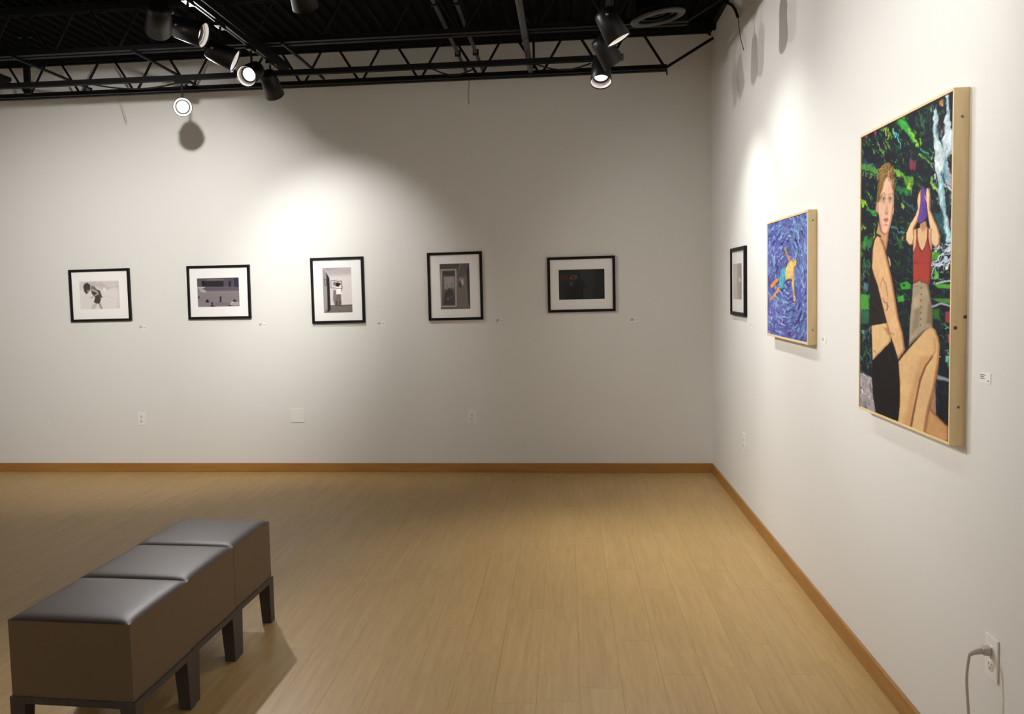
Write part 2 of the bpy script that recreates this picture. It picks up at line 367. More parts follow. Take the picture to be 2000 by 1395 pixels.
# diffuser
t = empty('ceiling_diffuser', tuple(on(2, 2.95, 1285, 37))); tag(t, 'round grey ceiling diffuser with dark centre near right wall', 'diffuser')
t.rotation_euler = (math.radians(2), math.radians(-8), 0)
MB().lathe([(.155, .010), (.150, 0), (.118, -.004), (.108, .006), (.112, .016), (.150, .018)], 40, True).build('outer_ring', M['diffuser'], t)
MB().lathe([(.105, .02), (.085, .012), (.075, .016), (.09, .028)], 40, True).build('louvre_ring', M['steel'], t)
MB().lathe([(.062, .03), (.045, .022), (.03, .03), (.05, .04)], 40, True).build('louvre_ring', M['steel'], t)
MB().lathe([(.11, .012), (.11, .35), (.002, .35)], 40).build('duct_neck', M['deck'], t)

# ------------------------------------------------------------------ spotlights
CAN = MB().lathe([(.0, .088), (.030, .087), (.046, .080), (.053, .066), (.0545, .05), (.0635, -.085), (.061, -.0855), (.0525, .03), (.0, .03)], 40).mesh('can', M['can'])
RING = MB().lathe([(.0612, -.0848), (.0600, -.074), (.0545, -.060), (.0500, -.055), (.0490, -.058)], 40).mesh('trim_ring', M['ring'])
BAF = MB().lathe([(.0495, -.0555), (.0470, -.044), (.0440, -.042), (.0415, -.046), (.040, -.040)], 40).mesh('baffle', M['baffle'])
CONE = MB().lathe([(.0412, -.043), (.035, -.030)], 40).mesh('reflector', M['ring'])
LENS = MB().disc(.0365, -.032, 40, True).mesh('lens', M['lens'])
LOFF = MB().disc(.0365, -.032, 40, True).mesh('lens', M['lens_off'])
KNOB = MB().lathe([(0, .012), (.007, .011), (.008, 0), (.0, -.002)], 12).mesh('knob', M['screw'])
for tr, c, aim, watts, cone, blend, label in LAMPS:
    c, aim = Vector(c), Vector(aim)
    if tr == 'b': mount = Vector((c.x, YX, ztr(c.x)-.036))
    else: mount = Vector((TR[tr], c.y, ztr(TR[tr])))
    t = tag(empty('track_spotlight', mount), label, 'spotlight', 'track spotlights')
    h = c-mount
    if tr == 'b': MB().box((-.05, -.016, -.026), (.05, .016, -.004)).build('track_adapter', M['track'], t, bevel=.003)
    else: MB().box((-.016, -.05, -.026), (.016, .05, -.004)).build('track_adapter', M['track'], t, bevel=.003)
    q = (aim-c).to_track_quat('-Z', 'Y')
    side = q @ Vector((1, 0, 0))
    if side.z < 0: side = -side
    piv = h + side*.0   # stem goes to the can's body
    MB().tube([(0, 0, -.024), (piv.x*.6, piv.y*.6, -.06), (piv.x, piv.y, piv.z+.05)], .007, 8).build('stem', M['track'], t)
    for name, me in (('can', CAN), ('trim_ring', RING), ('baffle', BAF), ('reflector', CONE), ('lens', LENS if watts else LOFF)):
        if name == 'can': can = put(name, me, t, h); can.rotation_mode = 'QUATERNION'; can.rotation_quaternion = q
        else: put(name, me, can)
    o = put('knob', KNOB, can, (.054, 0, .045)); o.rotation_mode = 'QUATERNION'; o.rotation_quaternion = Quaternion((0, 1, 0), math.radians(90))
    if watts:
        ld = bpy.data.lights.new('bulb', 'SPOT'); ld.energy = watts; ld.color = LAMP_WHITE; ld.spot_size = math.radians(cone); ld.spot_blend = blend; ld.shadow_soft_size = .028
        lo = bpy.data.objects.new('bulb', ld); col.objects.link(lo); lo.parent = t
        lo.location = h + q @ Vector((0, 0, -.05)); lo.rotation_mode = 'QUATERNION'; lo.rotation_quaternion = q

# ------------------------------------------------------------------ ottomans
OX, OY, OTH, OW, OD, OH, OG = -1.7663, 2.4745, -.0276, .4152, .4035, .249, .2014
OD -= .0008
def dome(w_, d_, z0, crown, n=36):
    mb = MB(); v = []; f = []
    for j in range(n+1):
        for i in range(n+1):
            # finer near the rim
            u = .5-.5*math.cos(math.pi*i/n); vv = .5-.5*math.cos(math.pi*j/n)
            k = (1-abs(2*u-1)**14)*(1-abs(2*vv-1)**14)
            v.append((u*w_, vv*d_, z0+crown*k+.004*(1-abs(2*u-1)**2)*(1-abs(2*vv-1)**2)))
    for j in range(n):
        for i in range(n): a = j*(n+1)+i; f.append((a, a+1, a+n+2, a+n+1))
    return mb.add(v, f, True)
CUSH = MB().box((0.0, 0.0045, OG), (OW, OD-.0045, OG+OH-.001)).mesh('cushion_body', M['vinyl'])
TOPM = dome(OW, OD, OG+OH-.001, .0115).mesh('cushion_top', M['vinyl_top'])
PR = .007
APR = MB()
AH = .022; AT = .03
APR.box((-PR, 0, OG-AH), (OW+PR, AT, OG)).box((-PR, OD-AT, OG-AH), (OW+PR, OD, OG)).box((-PR, AT, OG-AH), (AT, OD-AT, OG)).box((OW-AT, AT, OG-AH), (OW+PR, OD-AT, OG))
APR = APR.mesh('base_frame', M['benchleg'])
SEAM = MB()
LW, LT = .052, .042
def leg(sx, sy):
    x0, x1 = (-PR, -PR+LW) if sx == 0 else (OW+PR-LW, OW+PR); y0, y1 = (0, LW) if sy == 0 else (OD-LW, OD)
    bx0, bx1 = (-PR, -PR+LT) if sx == 0 else (OW+PR-LT, OW+PR); by0, by1 = (0, LT) if sy == 0 else (OD-LT, OD)
    return MB().hexa([(bx0, by0, 0), (bx1, by0, 0), (bx1, by1, 0), (bx0, by1, 0), (x0, y0, OG-AH), (x1, y0, OG-AH), (x1, y1, OG-AH), (x0, y1, OG-AH)]).mesh('leg', M['benchleg'])
LEGS = [leg(a, b) for a in (0, 1) for b in (0, 1)]
e1 = Vector((math.cos(OTH), math.sin(OTH), 0)); e2 = Vector((-math.sin(OTH), math.cos(OTH), 0))
for k, off, lab in ((0, 0, 'taupe vinyl cube ottoman at the near end of the row of three'), (1, -.0048, 'taupe vinyl cube ottoman in the middle of the row of three'), (2, -.0079, 'taupe vinyl cube ottoman at the far end, nearest back wall')):
    p = Vector((OX, OY, 0)) + e1*off + e2*(k*(OD+.0008))
    t = tag(empty('cube_ottoman', p, OTH), lab, 'ottoman', 'row of three cube ottomans')
    o = put('cushion_body', CUSH, t)
    put('cushion_top', TOPM, o)
    b_ = put('base_frame', APR, t)
    for L_ in LEGS: put('leg', L_, b_)

# ------------------------------------------------------------------ art canvas painter
def homography(q):   # unit square corners TL TR BR BL -> pixel quad ; returns 3x3
    src = [(0, 0), (1, 0), (1, 1), (0, 1)]; A = []
    for (u, v_), (x, y) in zip(src, q):
        A.append([u, v_, 1, 0, 0, 0, -u*x, -v_*x, -x]); A.append([0, 0, 0, u, v_, 1, -u*y, -v_*y, -y])
    _, _, Vt = np.linalg.svd(np.array(A, float)); return Vt[-1].reshape(3, 3)
class Art:
    def __init__(s, nx, ny, quad, fill, seed=1):
        H = homography(quad); u, v_ = np.meshgrid(np.linspace(0, 1, nx), np.linspace(0, 1, ny))
        wv = H[2, 0]*u+H[2, 1]*v_+H[2, 2]
        s.X = (H[0, 0]*u+H[0, 1]*v_+H[0, 2])/wv; s.Y = (H[1, 0]*u+H[1, 1]*v_+H[1, 2])/wv
        s.nx, s.ny = nx, ny; s.r = np.random.RandomState(seed+50); s.sx, s.sy = s.X.copy(), s.Y.copy(); s.tex = 0; s.c = np.zeros((ny, nx, 3)); s.c[:] = np.array(fill)/255.; s.r = np.random.RandomState(seed); s.T = (0, 0, 1)
    def nz(s, n):      # smooth noise, about n cells across the width
        m = max(2, int(n*s.ny/s.nx)); g_ = s.r.randn(m+2, n+2)
        a = np.linspace(0, m, s.ny); b = np.linspace(0, n, s.nx); i = a.astype(int); j = b.astype(int); fa = (a-i)[:, None]; fb = (b-j)[None, :]
        fa = fa*fa*(3-2*fa); fb = fb*fb*(3-2*fb); G = lambda p, q_: g_[np.ix_(p, q_)]
        return (G(i, j)*(1-fa)+G(i+1, j)*fa)*(1-fb)+(G(i, j+1)*(1-fa)+G(i+1, j+1)*fa)*fb
    def warp(s, amp, n):   # hand-painted wobble of every outline drawn from now on
        s.X = s.sx+amp*s.nz(n)+amp*.5*s.nz(2*n); s.Y = s.sy+amp*2*s.nz(n)+amp*s.nz(2*n)
    def brush(s, amt):     # fine brush marks over everything so far
        k = s.nz(int(s.nx/3))*.5+s.nz(int(s.nx/7))*.6
        s.c = np.clip(s.c*(1+amt*k[..., None])+amt*.04*s.r.randn(s.ny, s.nx, 1), 0, 1)
    def t(s, x0, y0, sc): s.T = (x0, y0, sc); return s
    def P(s, pts): return np.array([(s.T[0]+x/s.T[2], s.T[1]+y/s.T[2]) for x, y in pts], float)
    def blend(s, a, c):
        a = a[..., None]; s.c = s.c*(1-a)+a*np.array(c)
    def dist(s, P):
        X, Y = s.X, s.Y; dm = np.full(X.shape, 1e9); ins = np.zeros(X.shape, bool); n = len(P)
        for i in range(n):
            x1, y1 = P[i]; x2, y2 = P[(i+1) % n]
            dx, dy = x2-x1, y2-y1; L = dx*dx+dy*dy+1e-9
            tt = np.clip(((X-x1)*dx+(Y-y1)*dy)/L, 0, 1); dm = np.minimum(dm, (X-x1-tt*dx)**2+(Y-y1-tt*dy)**2)
            c = ((y1 > Y) != (y2 > Y)) & (X < (x2-x1)*(Y-y1)/(y2-y1+1e-12)+x1); ins ^= c
        d = np.sqrt(dm); return np.where(ins, d, -d)
    def poly(s, pts, col_, soft=.5, alpha=1, edge=None, ew=4, sh=None):
        d = s.dist(s.P(pts)); a = np.clip(d/soft/2+.5, 0, 1)*alpha
        c = np.zeros(s.c.shape); c[:] = np.array(col_)/255.
        if edge is not None:
            de = d
            if s.tex or sh:
                dx, dy = sh or (1.8, .6); de = np.minimum(d*1.6, s.dist(s.P(pts)-np.array([[dx, dy]])))
            k = np.clip(de/ew, 0, 1)[..., None]; k = k*k*(3-2*k); c = c*k+(1-k)*np.array(edge)/255.
        if s.tex: c = np.clip(c*(1+.05*s.tex*(s.nz(9)+.6*s.nz(30)))[..., None], 0, 1)
        s.blend(a, c)
    def line(s, pts, wd, col_, alpha=1, soft=.5):
        P = s.P(pts); X, Y = s.X, s.Y; dm = np.full(X.shape, 1e9)
        for i in range(len(P)-1):
            x1, y1 = P[i]; x2, y2 = P[i+1]; dx, dy = x2-x1, y2-y1; L = dx*dx+dy*dy+1e-9
            tt = np.clip(((X-x1)*dx+(Y-y1)*dy)/L, 0, 1); dm = np.minimum(dm, (X-x1-tt*dx)**2+(Y-y1-tt*dy)**2)
        s.blend(np.clip((wd/2-np.sqrt(dm))/soft/2+.5, 0, 1)*alpha, np.array(col_)/255.)
    def ell(s, cx, cy, rx, ry, col_, soft=.4, alpha=1):
        (px, py), = s.P([(cx, cy)]); rx /= s.T[2]; ry /= s.T[2]
        d = (1-np.sqrt(((s.X-px)/rx)**2+((s.Y-py)/ry)**2))*min(rx, ry); s.blend(np.clip(d/soft/2+.5, 0, 1)*alpha, np.array(col_)/255.)
    def strokes(s, n, box, cols, ln, wd, ang, jit=.4, alpha=.8):
        T = s.T
        for _ in range(n):
            x = s.r.uniform(box[0], box[2]); y = s.r.uniform(box[1], box[3]); a = ang(x, y) if callable(ang) else ang
            a += s.r.randn()*jit; l = s.r.uniform(*ln); c = np.array(cols[s.r.randint(len(cols))])*(1+.12*s.r.randn())
            px, py = s.P([(x, y)])[0]; dx, dy = math.cos(a)*l/2, math.sin(a)*l/2; w_ = s.r.uniform(*wd)
            m = l/2+w_+1
            i0 = np.where((np.abs(s.X-px) < m) & (np.abs(s.Y-py) < m))
            if not len(i0[0]): continue
            r0, r1, c0, c1 = i0[0].min(), i0[0].max()+1, i0[1].min(), i0[1].max()+1
            X, Y = s.X[r0:r1, c0:c1], s.Y[r0:r1, c0:c1]; L = 4*(dx*dx+dy*dy)+1e-9
            tt = np.clip(((X-px+dx)*2*dx+(Y-py+dy)*2*dy)/L, 0, 1)
            d = np.sqrt((X-px+dx-tt*2*dx)**2+(Y-py+dy-tt*2*dy)**2)
            k = (np.clip((w_/2-d)/1.0+.5, 0, 1)*alpha)[..., None]
            s.c[r0:r1, c0:c1] = s.c[r0:r1, c0:c1]*(1-k)+k*np.clip(c, 0, 255)/255.
    def build(s, name, mat_, corner, eu, ev, parent):   # corner = TL, eu = right edge vector, ev = down edge vector
        nx, ny = s.nx, s.ny; u, v_ = np.meshgrid(np.linspace(0, 1, nx), np.linspace(0, 1, ny))
        P = np.array(corner)+u[..., None]*np.array(eu)+v_[..., None]*np.array(ev)
        idx = np.arange(nx*ny).reshape(ny, nx)
        F = np.stack([idx[1:, :-1], idx[1:, 1:], idx[:-1, 1:], idx[:-1, :-1]], -1).reshape(-1, 4)
        me = bpy.data.meshes.new(name); me.vertices.add(nx*ny); me.vertices.foreach_set('co', P.reshape(-1).astype(np.float32))
        me.loops.add(F.size); me.loops.foreach_set('vertex_index', F.reshape(-1).astype(np.int32))
        me.polygons.add(len(F)); me.polygons.foreach_set('loop_start', np.arange(0, F.size, 4, dtype=np.int32)); me.polygons.foreach_set('loop_total', np.full(len(F), 4, dtype=np.int32))
        me.update(calc_edges=True)
        a = me.color_attributes.new('pigment', 'FLOAT_COLOR', 'POINT')
        c = np.clip(s.c, 0, 1); c = np.where(c <= .04045, c/12.92, ((c+.055)/1.055)**2.4)
        c = np.concatenate([c, np.ones((ny, nx, 1))], -1); a.data.foreach_set('color', c.reshape(-1).astype(np.float32))
        me.materials.append(mat_); o = bpy.data.objects.new(name, me); col.objects.link(o); o.parent = parent
        return o

# ---- framed photographs on the back wall
FT, FW = .022, .0205      # frame depth and face width
def rails(t, w_, h_, fw, dep, m1, m2, plane):
    """four mitred rails in the local (u, depth, v) frame; plane maps (u, depth, v) -> xyz, depth 0 at wall"""
    def rail(pts, m):   # outer a,b inner b,a at depth 0..dep
        v = [plane(u, 0, vv) for u, vv in pts]+[plane(u, dep, vv) for u, vv in pts]
        MB().hexa(v).build('frame_rail', m, t, bevel=.0012)
    rail([(0, 0), (w_, 0), (w_-fw, fw), (fw, fw)], m1); rail([(fw, h_-fw), (w_-fw, h_-fw), (w_, h_), (0, h_)], m1)
    rail([(0, 0), (fw, fw), (fw, h_-fw), (0, h_)], m2); rail([(w_-fw, fw), (w_, 0), (w_, h_), (w_-fw, h_-fw)], m2)
def inner_panel(t, name, m, x0, x1, z0, z1, d0, d1, plane):
    MB().hexa([plane(x0, d0, z0), plane(x1, d0, z0), plane(x1, d0, z1), plane(x0, d0, z1), plane(x0, d1, z0), plane(x1, d1, z0), plane(x1, d1, z1), plane(x0, d1, z1)]).build(name, m, t)
def framed(x, z, w_, h_, art, quad, label, tilt=0):
    t = tag(empty('framed_photograph', (x, D, z)), label, 'picture', 'black framed photographs')
    t.rotation_euler = (0, tilt, 0)
    plane = lambda u, d, v_: (u, -d, v_)
    rails(t, w_, h_, FW, FT, M['blackframe'], M['blackframe'], plane)
    inner_panel(t, 'mat_board', M['matboard'], FW, w_-FW, FW, h_-FW, .004, .011, plane)
    c = [on(1, D-.0115, *q) for q in quad]
    x0 = sum((c[0].x, c[3].x))/2-x; x1 = sum((c[1].x, c[2].x))/2-x; z1 = sum((c[0].z, c[1].z))/2-z; z0 = sum((c[2].z, c[3].z))/2-z
    art.c = np.clip((art.c-.45)*1.2+.5, 0, 1)
    art.build('print', M['photo'], (x0, -.0115, z1), (x1-x0, 0, 0), (0, 0, z0-z1), t)
    inner_panel(t, 'glass', M['glass'], FW, w_-FW, FW, h_-FW, .015, .0165, plane)
    return t
# 1
Q = [(154.9, 550.1), (232.3, 548.4), (233.9, 603.2), (157.3, 603.9)]
A = Art(120, 84, Q, (200, 194, 192), 3).t(120, 510, 10.733)
A.poly([(370, 420), (1210, 400), (1215, 560), (980, 590), (860, 560), (380, 600)], (184, 176, 176), 4, .8)
A.poly([(1100, 410), (1230, 410), (1230, 1010), (1150, 1010), (1190, 700)], (182, 175, 174), 3, .7)
A.poly([(560, 430), (720, 430), (740, 520), (620, 560)], (168, 160, 160), 3, .8)
A.poly([(720, 490), (830, 430), (1010, 575), (880, 630)], (172, 164, 163), 2, .9)
A.ell(900, 600, 30, 40, (215, 210, 206), 1.5)
A.line([(1000, 570), (1200, 520)], .7, (160, 152, 150)); A.line([(860, 740), (1190, 800)], .6, (180, 172, 170)); A.line([(940, 890), (1120, 820)], .6, (182, 174, 172))
A.poly([(620, 520), (680, 525), (750, 600), (810, 620), (820, 700), (720, 740), (650, 680), (615, 600)], (104, 94, 86), 1)
A.poly([(620, 630), (700, 650), (760, 690), (805, 720), (822, 800), (800, 885), (740, 897), (675, 862), (705, 760), (640, 690)], (48, 42, 40), .8)
A.line([(640, 600), (740, 650), (770, 690), (700, 725)], 2, (196, 186, 176), .8)
A.poly([(760, 600), (810, 640), (856, 772), (815, 765), (790, 700)], (56, 46, 44), .8)
A.poly([(460, 540), (480, 480), (540, 453), (605, 500), (605, 600), (560, 650), (525, 695), (480, 640)], (48, 40, 38), .8)
A.poly([(520, 610), (580, 600), (560, 670)], (150, 138, 132), 1.2, .8)
A.poly([(590, 755), (660, 738), (690, 760), (620, 795)], (170, 160, 154), 1)
A.poly([(660, 890), (745, 900), (690, 1010), (612, 1010)], (178, 170, 160), 1); A.poly([(770, 890), (812, 888), (862, 1010), (815, 1010)], (140, 130, 124), 1)
framed(-4.1113, 1.267, .5353, .4346, A, Q, 'black framed photo of a bent figure with dark hair, leftmost on back wall')
# 2
Q = [(384.4, 544.1), (465.4, 541.3), (467.9, 597.5), (386.6, 599.8)]
A = Art(126, 88, Q, (124, 117, 119), 5).t(350, 505, 9.965)
A.poly([(330, 380), (1160, 350), (1160, 548), (340, 556)], (84, 79, 82), 1)
A.poly([(520, 400), (860, 385), (860, 430), (530, 440)], (104, 98, 98), .8)
A.poly([(480, 440), (855, 428), (862, 542), (500, 548)], (50, 48, 54), .8); A.poly([(430, 440), (480, 436), (492, 548), (448, 550)], (34, 33, 40), .8)
A.poly([(958, 432), (1010, 430), (1000, 542), (958, 542)], (46, 45, 54), .8); A.poly([(1058, 380), (1150, 375), (1155, 545), (1068, 545)], (54, 56, 78), .8)
A.poly([(355, 556), (505, 550), (505, 580), (357, 584)], (168, 162, 164), .8); A.poly([(500, 556), (1160, 548), (1165, 618), (400, 634)], (92, 86, 91), .8)
A.poly([(390, 590), (500, 612), (530, 660), (420, 650)], (164, 158, 158), 1.2)
for y_ in (690, 735, 770, 800): A.line([(360, y_+20), (1170, y_)], .5, (104, 98, 100), .7)
for p in ([(510, 832), (545, 790), (580, 835), (575, 855), (515, 852)], [(788, 735), (816, 735), (816, 828), (832, 846), (772, 842), (790, 820)], [(618, 850), (656, 850), (646, 905), (692, 922), (680, 944), (596, 932), (630, 900)], [(960, 908), (1040, 902), (1040, 922), (955, 928)], [(1050, 800), (1080, 790), (1130, 830), (1050, 835)], [(360, 730), (385, 735), (395, 775), (370, 780)]): A.poly(p, (38, 33, 38), .7)
A.poly([(1005, 850), (1020, 838), (1172, 832), (1175, 905), (1010, 912)], (148, 142, 142), .8); A.poly([(660, 850), (980, 845), (985, 905), (690, 915)], (112, 106, 110), .8)
A.line([(1010, 900), (1020, 850), (1060, 842)], .9, (200, 196, 194), .8)
framed(-3.0798, 1.2657, .5348, .4369, A, Q, 'black framed photo of rows of empty seats, second from left', .006)
# 3
Q = [(629.7, 523.6), (685.8, 522.2), (688.3, 610.0), (632.6, 611.3)]
A = Art(88, 136, Q, (196, 190, 189), 6).t(590, 490, 9.0)
A.poly([(350, 290), (870, 280), (870, 420), (470, 440), (430, 380)], (168, 160, 162), 4)
A.poly([(350, 295), (420, 380), (440, 600), (460, 1095), (375, 1095)], (146, 137, 139), 1); A.poly([(350, 290), (700, 290), (420, 350)], (140, 132, 134), 4, .8)
A.poly([(495, 968), (885, 948), (895, 1090), (380, 1096), (455, 1010)], (110, 102, 100), .8); A.line([(500, 966), (885, 952)], 1.2, (58, 50, 48))
A.poly([(422, 375), (480, 480), (498, 970), (502, 1035), (450, 1085), (440, 640)], (46, 42, 40), .7)
A.line([(395, 500), (425, 510), (428, 610), (398, 605), (395, 500)], 1, (70, 64, 64))
A.poly([(550, 690), (600, 690), (606, 965), (572, 955), (545, 860)], (118, 111, 111), 1.2)
A.ell(575, 580, 30, 36, (120, 112, 112), 1.2)
A.line([(610, 515), (505, 530), (510, 652), (585, 655)], 1.0, (84, 77, 77)); A.line([(612, 545), (690, 530), (706, 650), (690, 712)], 1.1, (58, 52, 52))
A.poly([(595, 640), (680, 636), (692, 762), (602, 772)], (222, 216, 213), .7); A.line([(600, 662), (692, 660)], 1.2, (70, 64, 62))
A.ell(625, 595, 34, 36, (40, 34, 32), .8); A.ell(655, 585, 24, 20, (46, 38, 36), .8)
A.poly([(603, 768), (682, 764), (688, 950), (672, 985), (652, 905), (640, 860), (628, 970), (588, 972)], (104, 98, 93), .8); A.poly([(590, 880), (690, 880), (686, 975), (590, 970)], (74, 68, 64), 1.2, .7)
framed(-2.0342, 1.2091, .435, .5266, A, Q, 'black framed upright photo of a standing figure holding an empty frame')
# 4
Q = [(858.5, 515.8), (916.4, 514.2), (918.6, 603.0), (861.0, 604.5)]
A = Art(90, 136, Q, (88, 82, 80), 7).t(820, 480, 8.718)
A.poly([(330, 305), (690, 295), (645, 520), (620, 400), (340, 402)], (70, 64, 62), .8); A.poly([(690, 295), (850, 290), (830, 420), (640, 560), (650, 480)], (82, 76, 74), 1.2)
A.poly([(640, 560), (800, 500), (830, 980), (850, 1080), (640, 1075)], (104, 97, 94), 2)
A.poly([(385, 440), (592, 435), (597, 1015), (390, 1022)], (96, 89, 87), .8); A.poly([(385, 440), (592, 435), (590, 520), (410, 516)], (58, 52, 50), 1.2)
A.poly([(412, 530), (588, 525), (588, 720), (420, 740)], (142, 134, 131), 1.5)
A.poly([(425, 800), (470, 760), (500, 715), (540, 740), (570, 800), (594, 900), (594, 1012), (398, 1014)], (56, 51, 49), 1.5)
A.line([(460, 650), (470, 700)], 1, (90, 84, 82)); A.line([(545, 640), (550, 720)], 1.2, (84, 78, 76)); A.ell(480, 905, 18, 22, (112, 106, 102), 1.2); A.ell(540, 880, 14, 18, (100, 94, 90), 1.2)
A.line([(358, 1035), (364, 412), (612, 406), (618, 1032), (362, 1036)], 2.8, (160, 152, 150), 1, .7)
A.poly([(690, 590), (740, 565), (752, 650), (715, 690)], (168, 158, 146), 1.5); A.ell(690, 560, 24, 20, (130, 122, 114), 1.2)
A.line([(690, 300), (640, 500)], .9, (146, 138, 132)); A.poly([(660, 640), (690, 600), (720, 700), (670, 720)], (58, 54, 50), 1.2)
A.poly([(800, 430), (846, 295), (862, 1080), (830, 980), (806, 620)], (40, 36, 36), 1.2)
framed(-1.0854, 1.2131, .4333, .5329, A, Q, 'black framed upright photo of a doorway beside a dim corridor')
# 5
Q = [(1090.8, 527.3), (1180.3, 525.3), (1181.0, 583.4), (1092.1, 586.1)]
A = Art(138, 92, Q, (26, 26, 27), 8).t(1055, 485, 9.3)
A.poly([(700, 380), (1000, 370), (960, 930), (820, 940)], (42, 42, 43), 4, .9)
A.poly([(340, 480), (500, 480), (515, 575), (345, 590)], (66, 24, 20), 1.5, .9); A.poly([(340, 600), (440, 610), (430, 700), (340, 700)], (20, 28, 52), 1.5, .9); A.poly([(335, 395), (560, 390), (520, 470), (335, 475)], (14, 18, 26), 1.5, .8)
A.poly([(560, 480), (600, 430), (650, 422), (710, 478), (750, 580), (845, 680), (790, 745), (805, 940), (430, 942), (440, 690), (520, 590)], (9, 9, 10), 1.5)  # dark figure drawn straight into the print
A.poly([(530, 535), (590, 480), (672, 488), (680, 550), (600, 575), (545, 565)], (96, 78, 68), 1.5); A.ell(610, 525, 26, 22, (40, 32, 30), 1)
A.ell(570, 620, 38, 30, (60, 48, 48), 1.5); A.ell(568, 660, 30, 20, (92, 86, 86), 1.5)
A.line([(800, 760), (830, 920)], 3, (54, 52, 56), .6, 2)
framed(-.1474, 1.2551, .5162, .4263, A, Q, 'black framed dark print with a shadowy figure drawn in, nearest the corner on back wall')

# ---- right wall pictures
def side_plane(u, d, v_): return (-d, -u, v_)     # u runs towards the camera, d away from the wall, v up
def rquad_local(dep, quad, y, z):
    c = [on(0, R-dep, *q) for q in quad]
    u0 = y-(c[0].y+c[3].y)/2; u1 = y-(c[1].y+c[2].y)/2; v1 = (c[0].z+c[1].z)/2-z; v0 = (c[2].z+c[3].z)/2-z
    return u0, u1, v0, v1
# small frame E
dep = .019
c = [on(0, R-dep, *q) for q in ((1425.8, 486.5), (1453.3, 479.4), (1453.3, 618.9), (1425.8, 614.8))]
ey1 = (c[0].y+c[3].y)/2; ey0 = (c[1].y+c[2].y)/2; ez1 = (c[0].z+c[1].z)/2; ez0 = (c[2].z+c[3].z)/2
t = tag(empty('framed_photograph', (R, ey1, ez0)), 'small black framed pale photo on right wall beside the corner', 'picture', 'black framed photographs')
rails(t, ey1-ey0, ez1-ez0, FW*1.15, dep, M['blackframe'], M['blackframe'], side_plane)
inner_panel(t, 'mat_board', M['matboard'], FW, ey1-ey0-FW, FW, ez1-ez0-FW, .003, .009, side_plane)
sc = 6.975; Q = [(1400+222/sc, 460+388/sc), (1400+338/sc, 460+378/sc), (1400+338/sc, 460+872/sc), (1400+222/sc, 460+866/sc)]
u0, u1, v0, v1 = rquad_local(.0095, Q, ey1, ez0)
A = Art(70, 100, Q, (190, 182, 178), 9).t(1400, 460, sc)
A.poly([(285, 380), (345, 370), (345, 880), (290, 880)], (158, 148, 144), 1.5); A.line([(310, 400), (305, 560)], .8, (120, 110, 106), .7); A.ell(312, 605, 12, 28, (232, 222, 200), .8); A.line([(300, 395), (338, 390)], .8, (225, 220, 214)); A.poly([(222, 386), (262, 380), (270, 880), (222, 880)], (202, 196, 192), 1.5)
A.build('print', M['photo'], (-.0095, -u0, v1), (0, -(u1-u0), 0), (0, 0, v0-v1), t)
inner_panel(t, 'glass', M['glass'], FW*1.15, ey1-ey0-FW*1.15, FW*1.15, ez1-ez0-FW*1.15, .0125, .014, side_plane)

def painting(quad, dep, label, fw):
    c = [on(0, R-dep, *q) for q in quad]
    y1 = (c[0].y+c[3].y)/2; y0 = (c[1].y+c[2].y)/2; z1 = (c[0].z+c[1].z)/2; z0 = (c[2].z+c[3].z)/2
    t = tag(empty('painting', (R, y1, z0)), label, 'painting')
    W_, H_ = y1-y0, z1-z0
    rails(t, W_, H_, fw, dep, M['pine_y'], M['pine'], side_plane)
    inner_panel(t, 'stretched_canvas', M['matboard'], fw, W_-fw, fw, H_-fw, .002, dep-.004, side_plane)
    for v_ in (.11*H_, .92*H_):
        o = put('screw', MB().lathe([(0, .0012), (.003, .0008), (.0042, 0)], 10).mesh('screw', M['screw']), t, (-dep*.45, -W_-.0003, v_)); o.rotation_euler = (math.radians(90), 0, 0)
    return t, W_, H_, y1, z0
# ---- painting A: two figures by a waterfall
QA = [(1680, 265), (1862, 172), (1855, 870), (1676, 798)]
t, W_, H_, py1, pz0 = painting(QA, .041, 'tall painting of two women before dark foliage and a waterfall, pale wood frame', .008)
for yy, zz in ((.012, .335), (.036, .365)):
    o = put('knot', MB().lathe([(0, .0006), (.004, .0005), (.0052, 0)], 10).mesh('knot', M['knot']), t, (-.041+yy if yy < .03 else -.004, -W_-.0002, zz*H_)); o.rotation_euler = (math.radians(90), 0, 0)
fw = .008
CQ = [on(0, R-.0375, *q) for q in QA]
# canvas quad in photo pixels (inside the frame rails)
def proj(P):
    d = Vector(P)-CAM; z = d.dot(FWD); return (PCX+FPX*d.dot(RGT)/z, PCY-FPX*d.dot(UPV)/z)
def canvas_quad(y1, z0, W_, H_, fw, dep):
    X = R-dep
    return [proj((X, y1-fw, z0+H_-fw)), proj((X, y1-W_+fw, z0+H_-fw)), proj((X, y1-W_+fw, z0+fw)), proj((X, y1-fw, z0+fw))]
q = canvas_quad(py1, pz0, W_, H_, fw, .037)
A = Art(270, 560, q, (20, 26, 36), 11); A.warp(1.1, 40); A.tex = 1
S5 = 5.8125
T1, T2, T3, T4 = (1660, 160, S5), (1660, 300, S5), (1660, 480, S5), (1660, 660, S5)
A.t(0, 0, 1)
A.strokes(520, (1676, 170, 1866, 870), [(26, 52, 44), (22, 34, 56), (18, 22, 30), (34, 28, 40), (28, 66, 50), (30, 60, 72)], (6, 20), (2, 5), .75, .5, .75)
A.strokes(150, (1680, 200, 1850, 480), [(40, 110, 56), (60, 140, 58), (34, 90, 84), (24, 70, 60), (80, 150, 60)], (4, 12), (1, 2.6), .9, .5, .8)
A.strokes(60, (1680, 480, 1700, 700), [(50, 140, 60), (70, 160, 64), (40, 110, 70), (90, 120, 130)], (6, 16), (1.5, 3), 1.5, .3, .8)
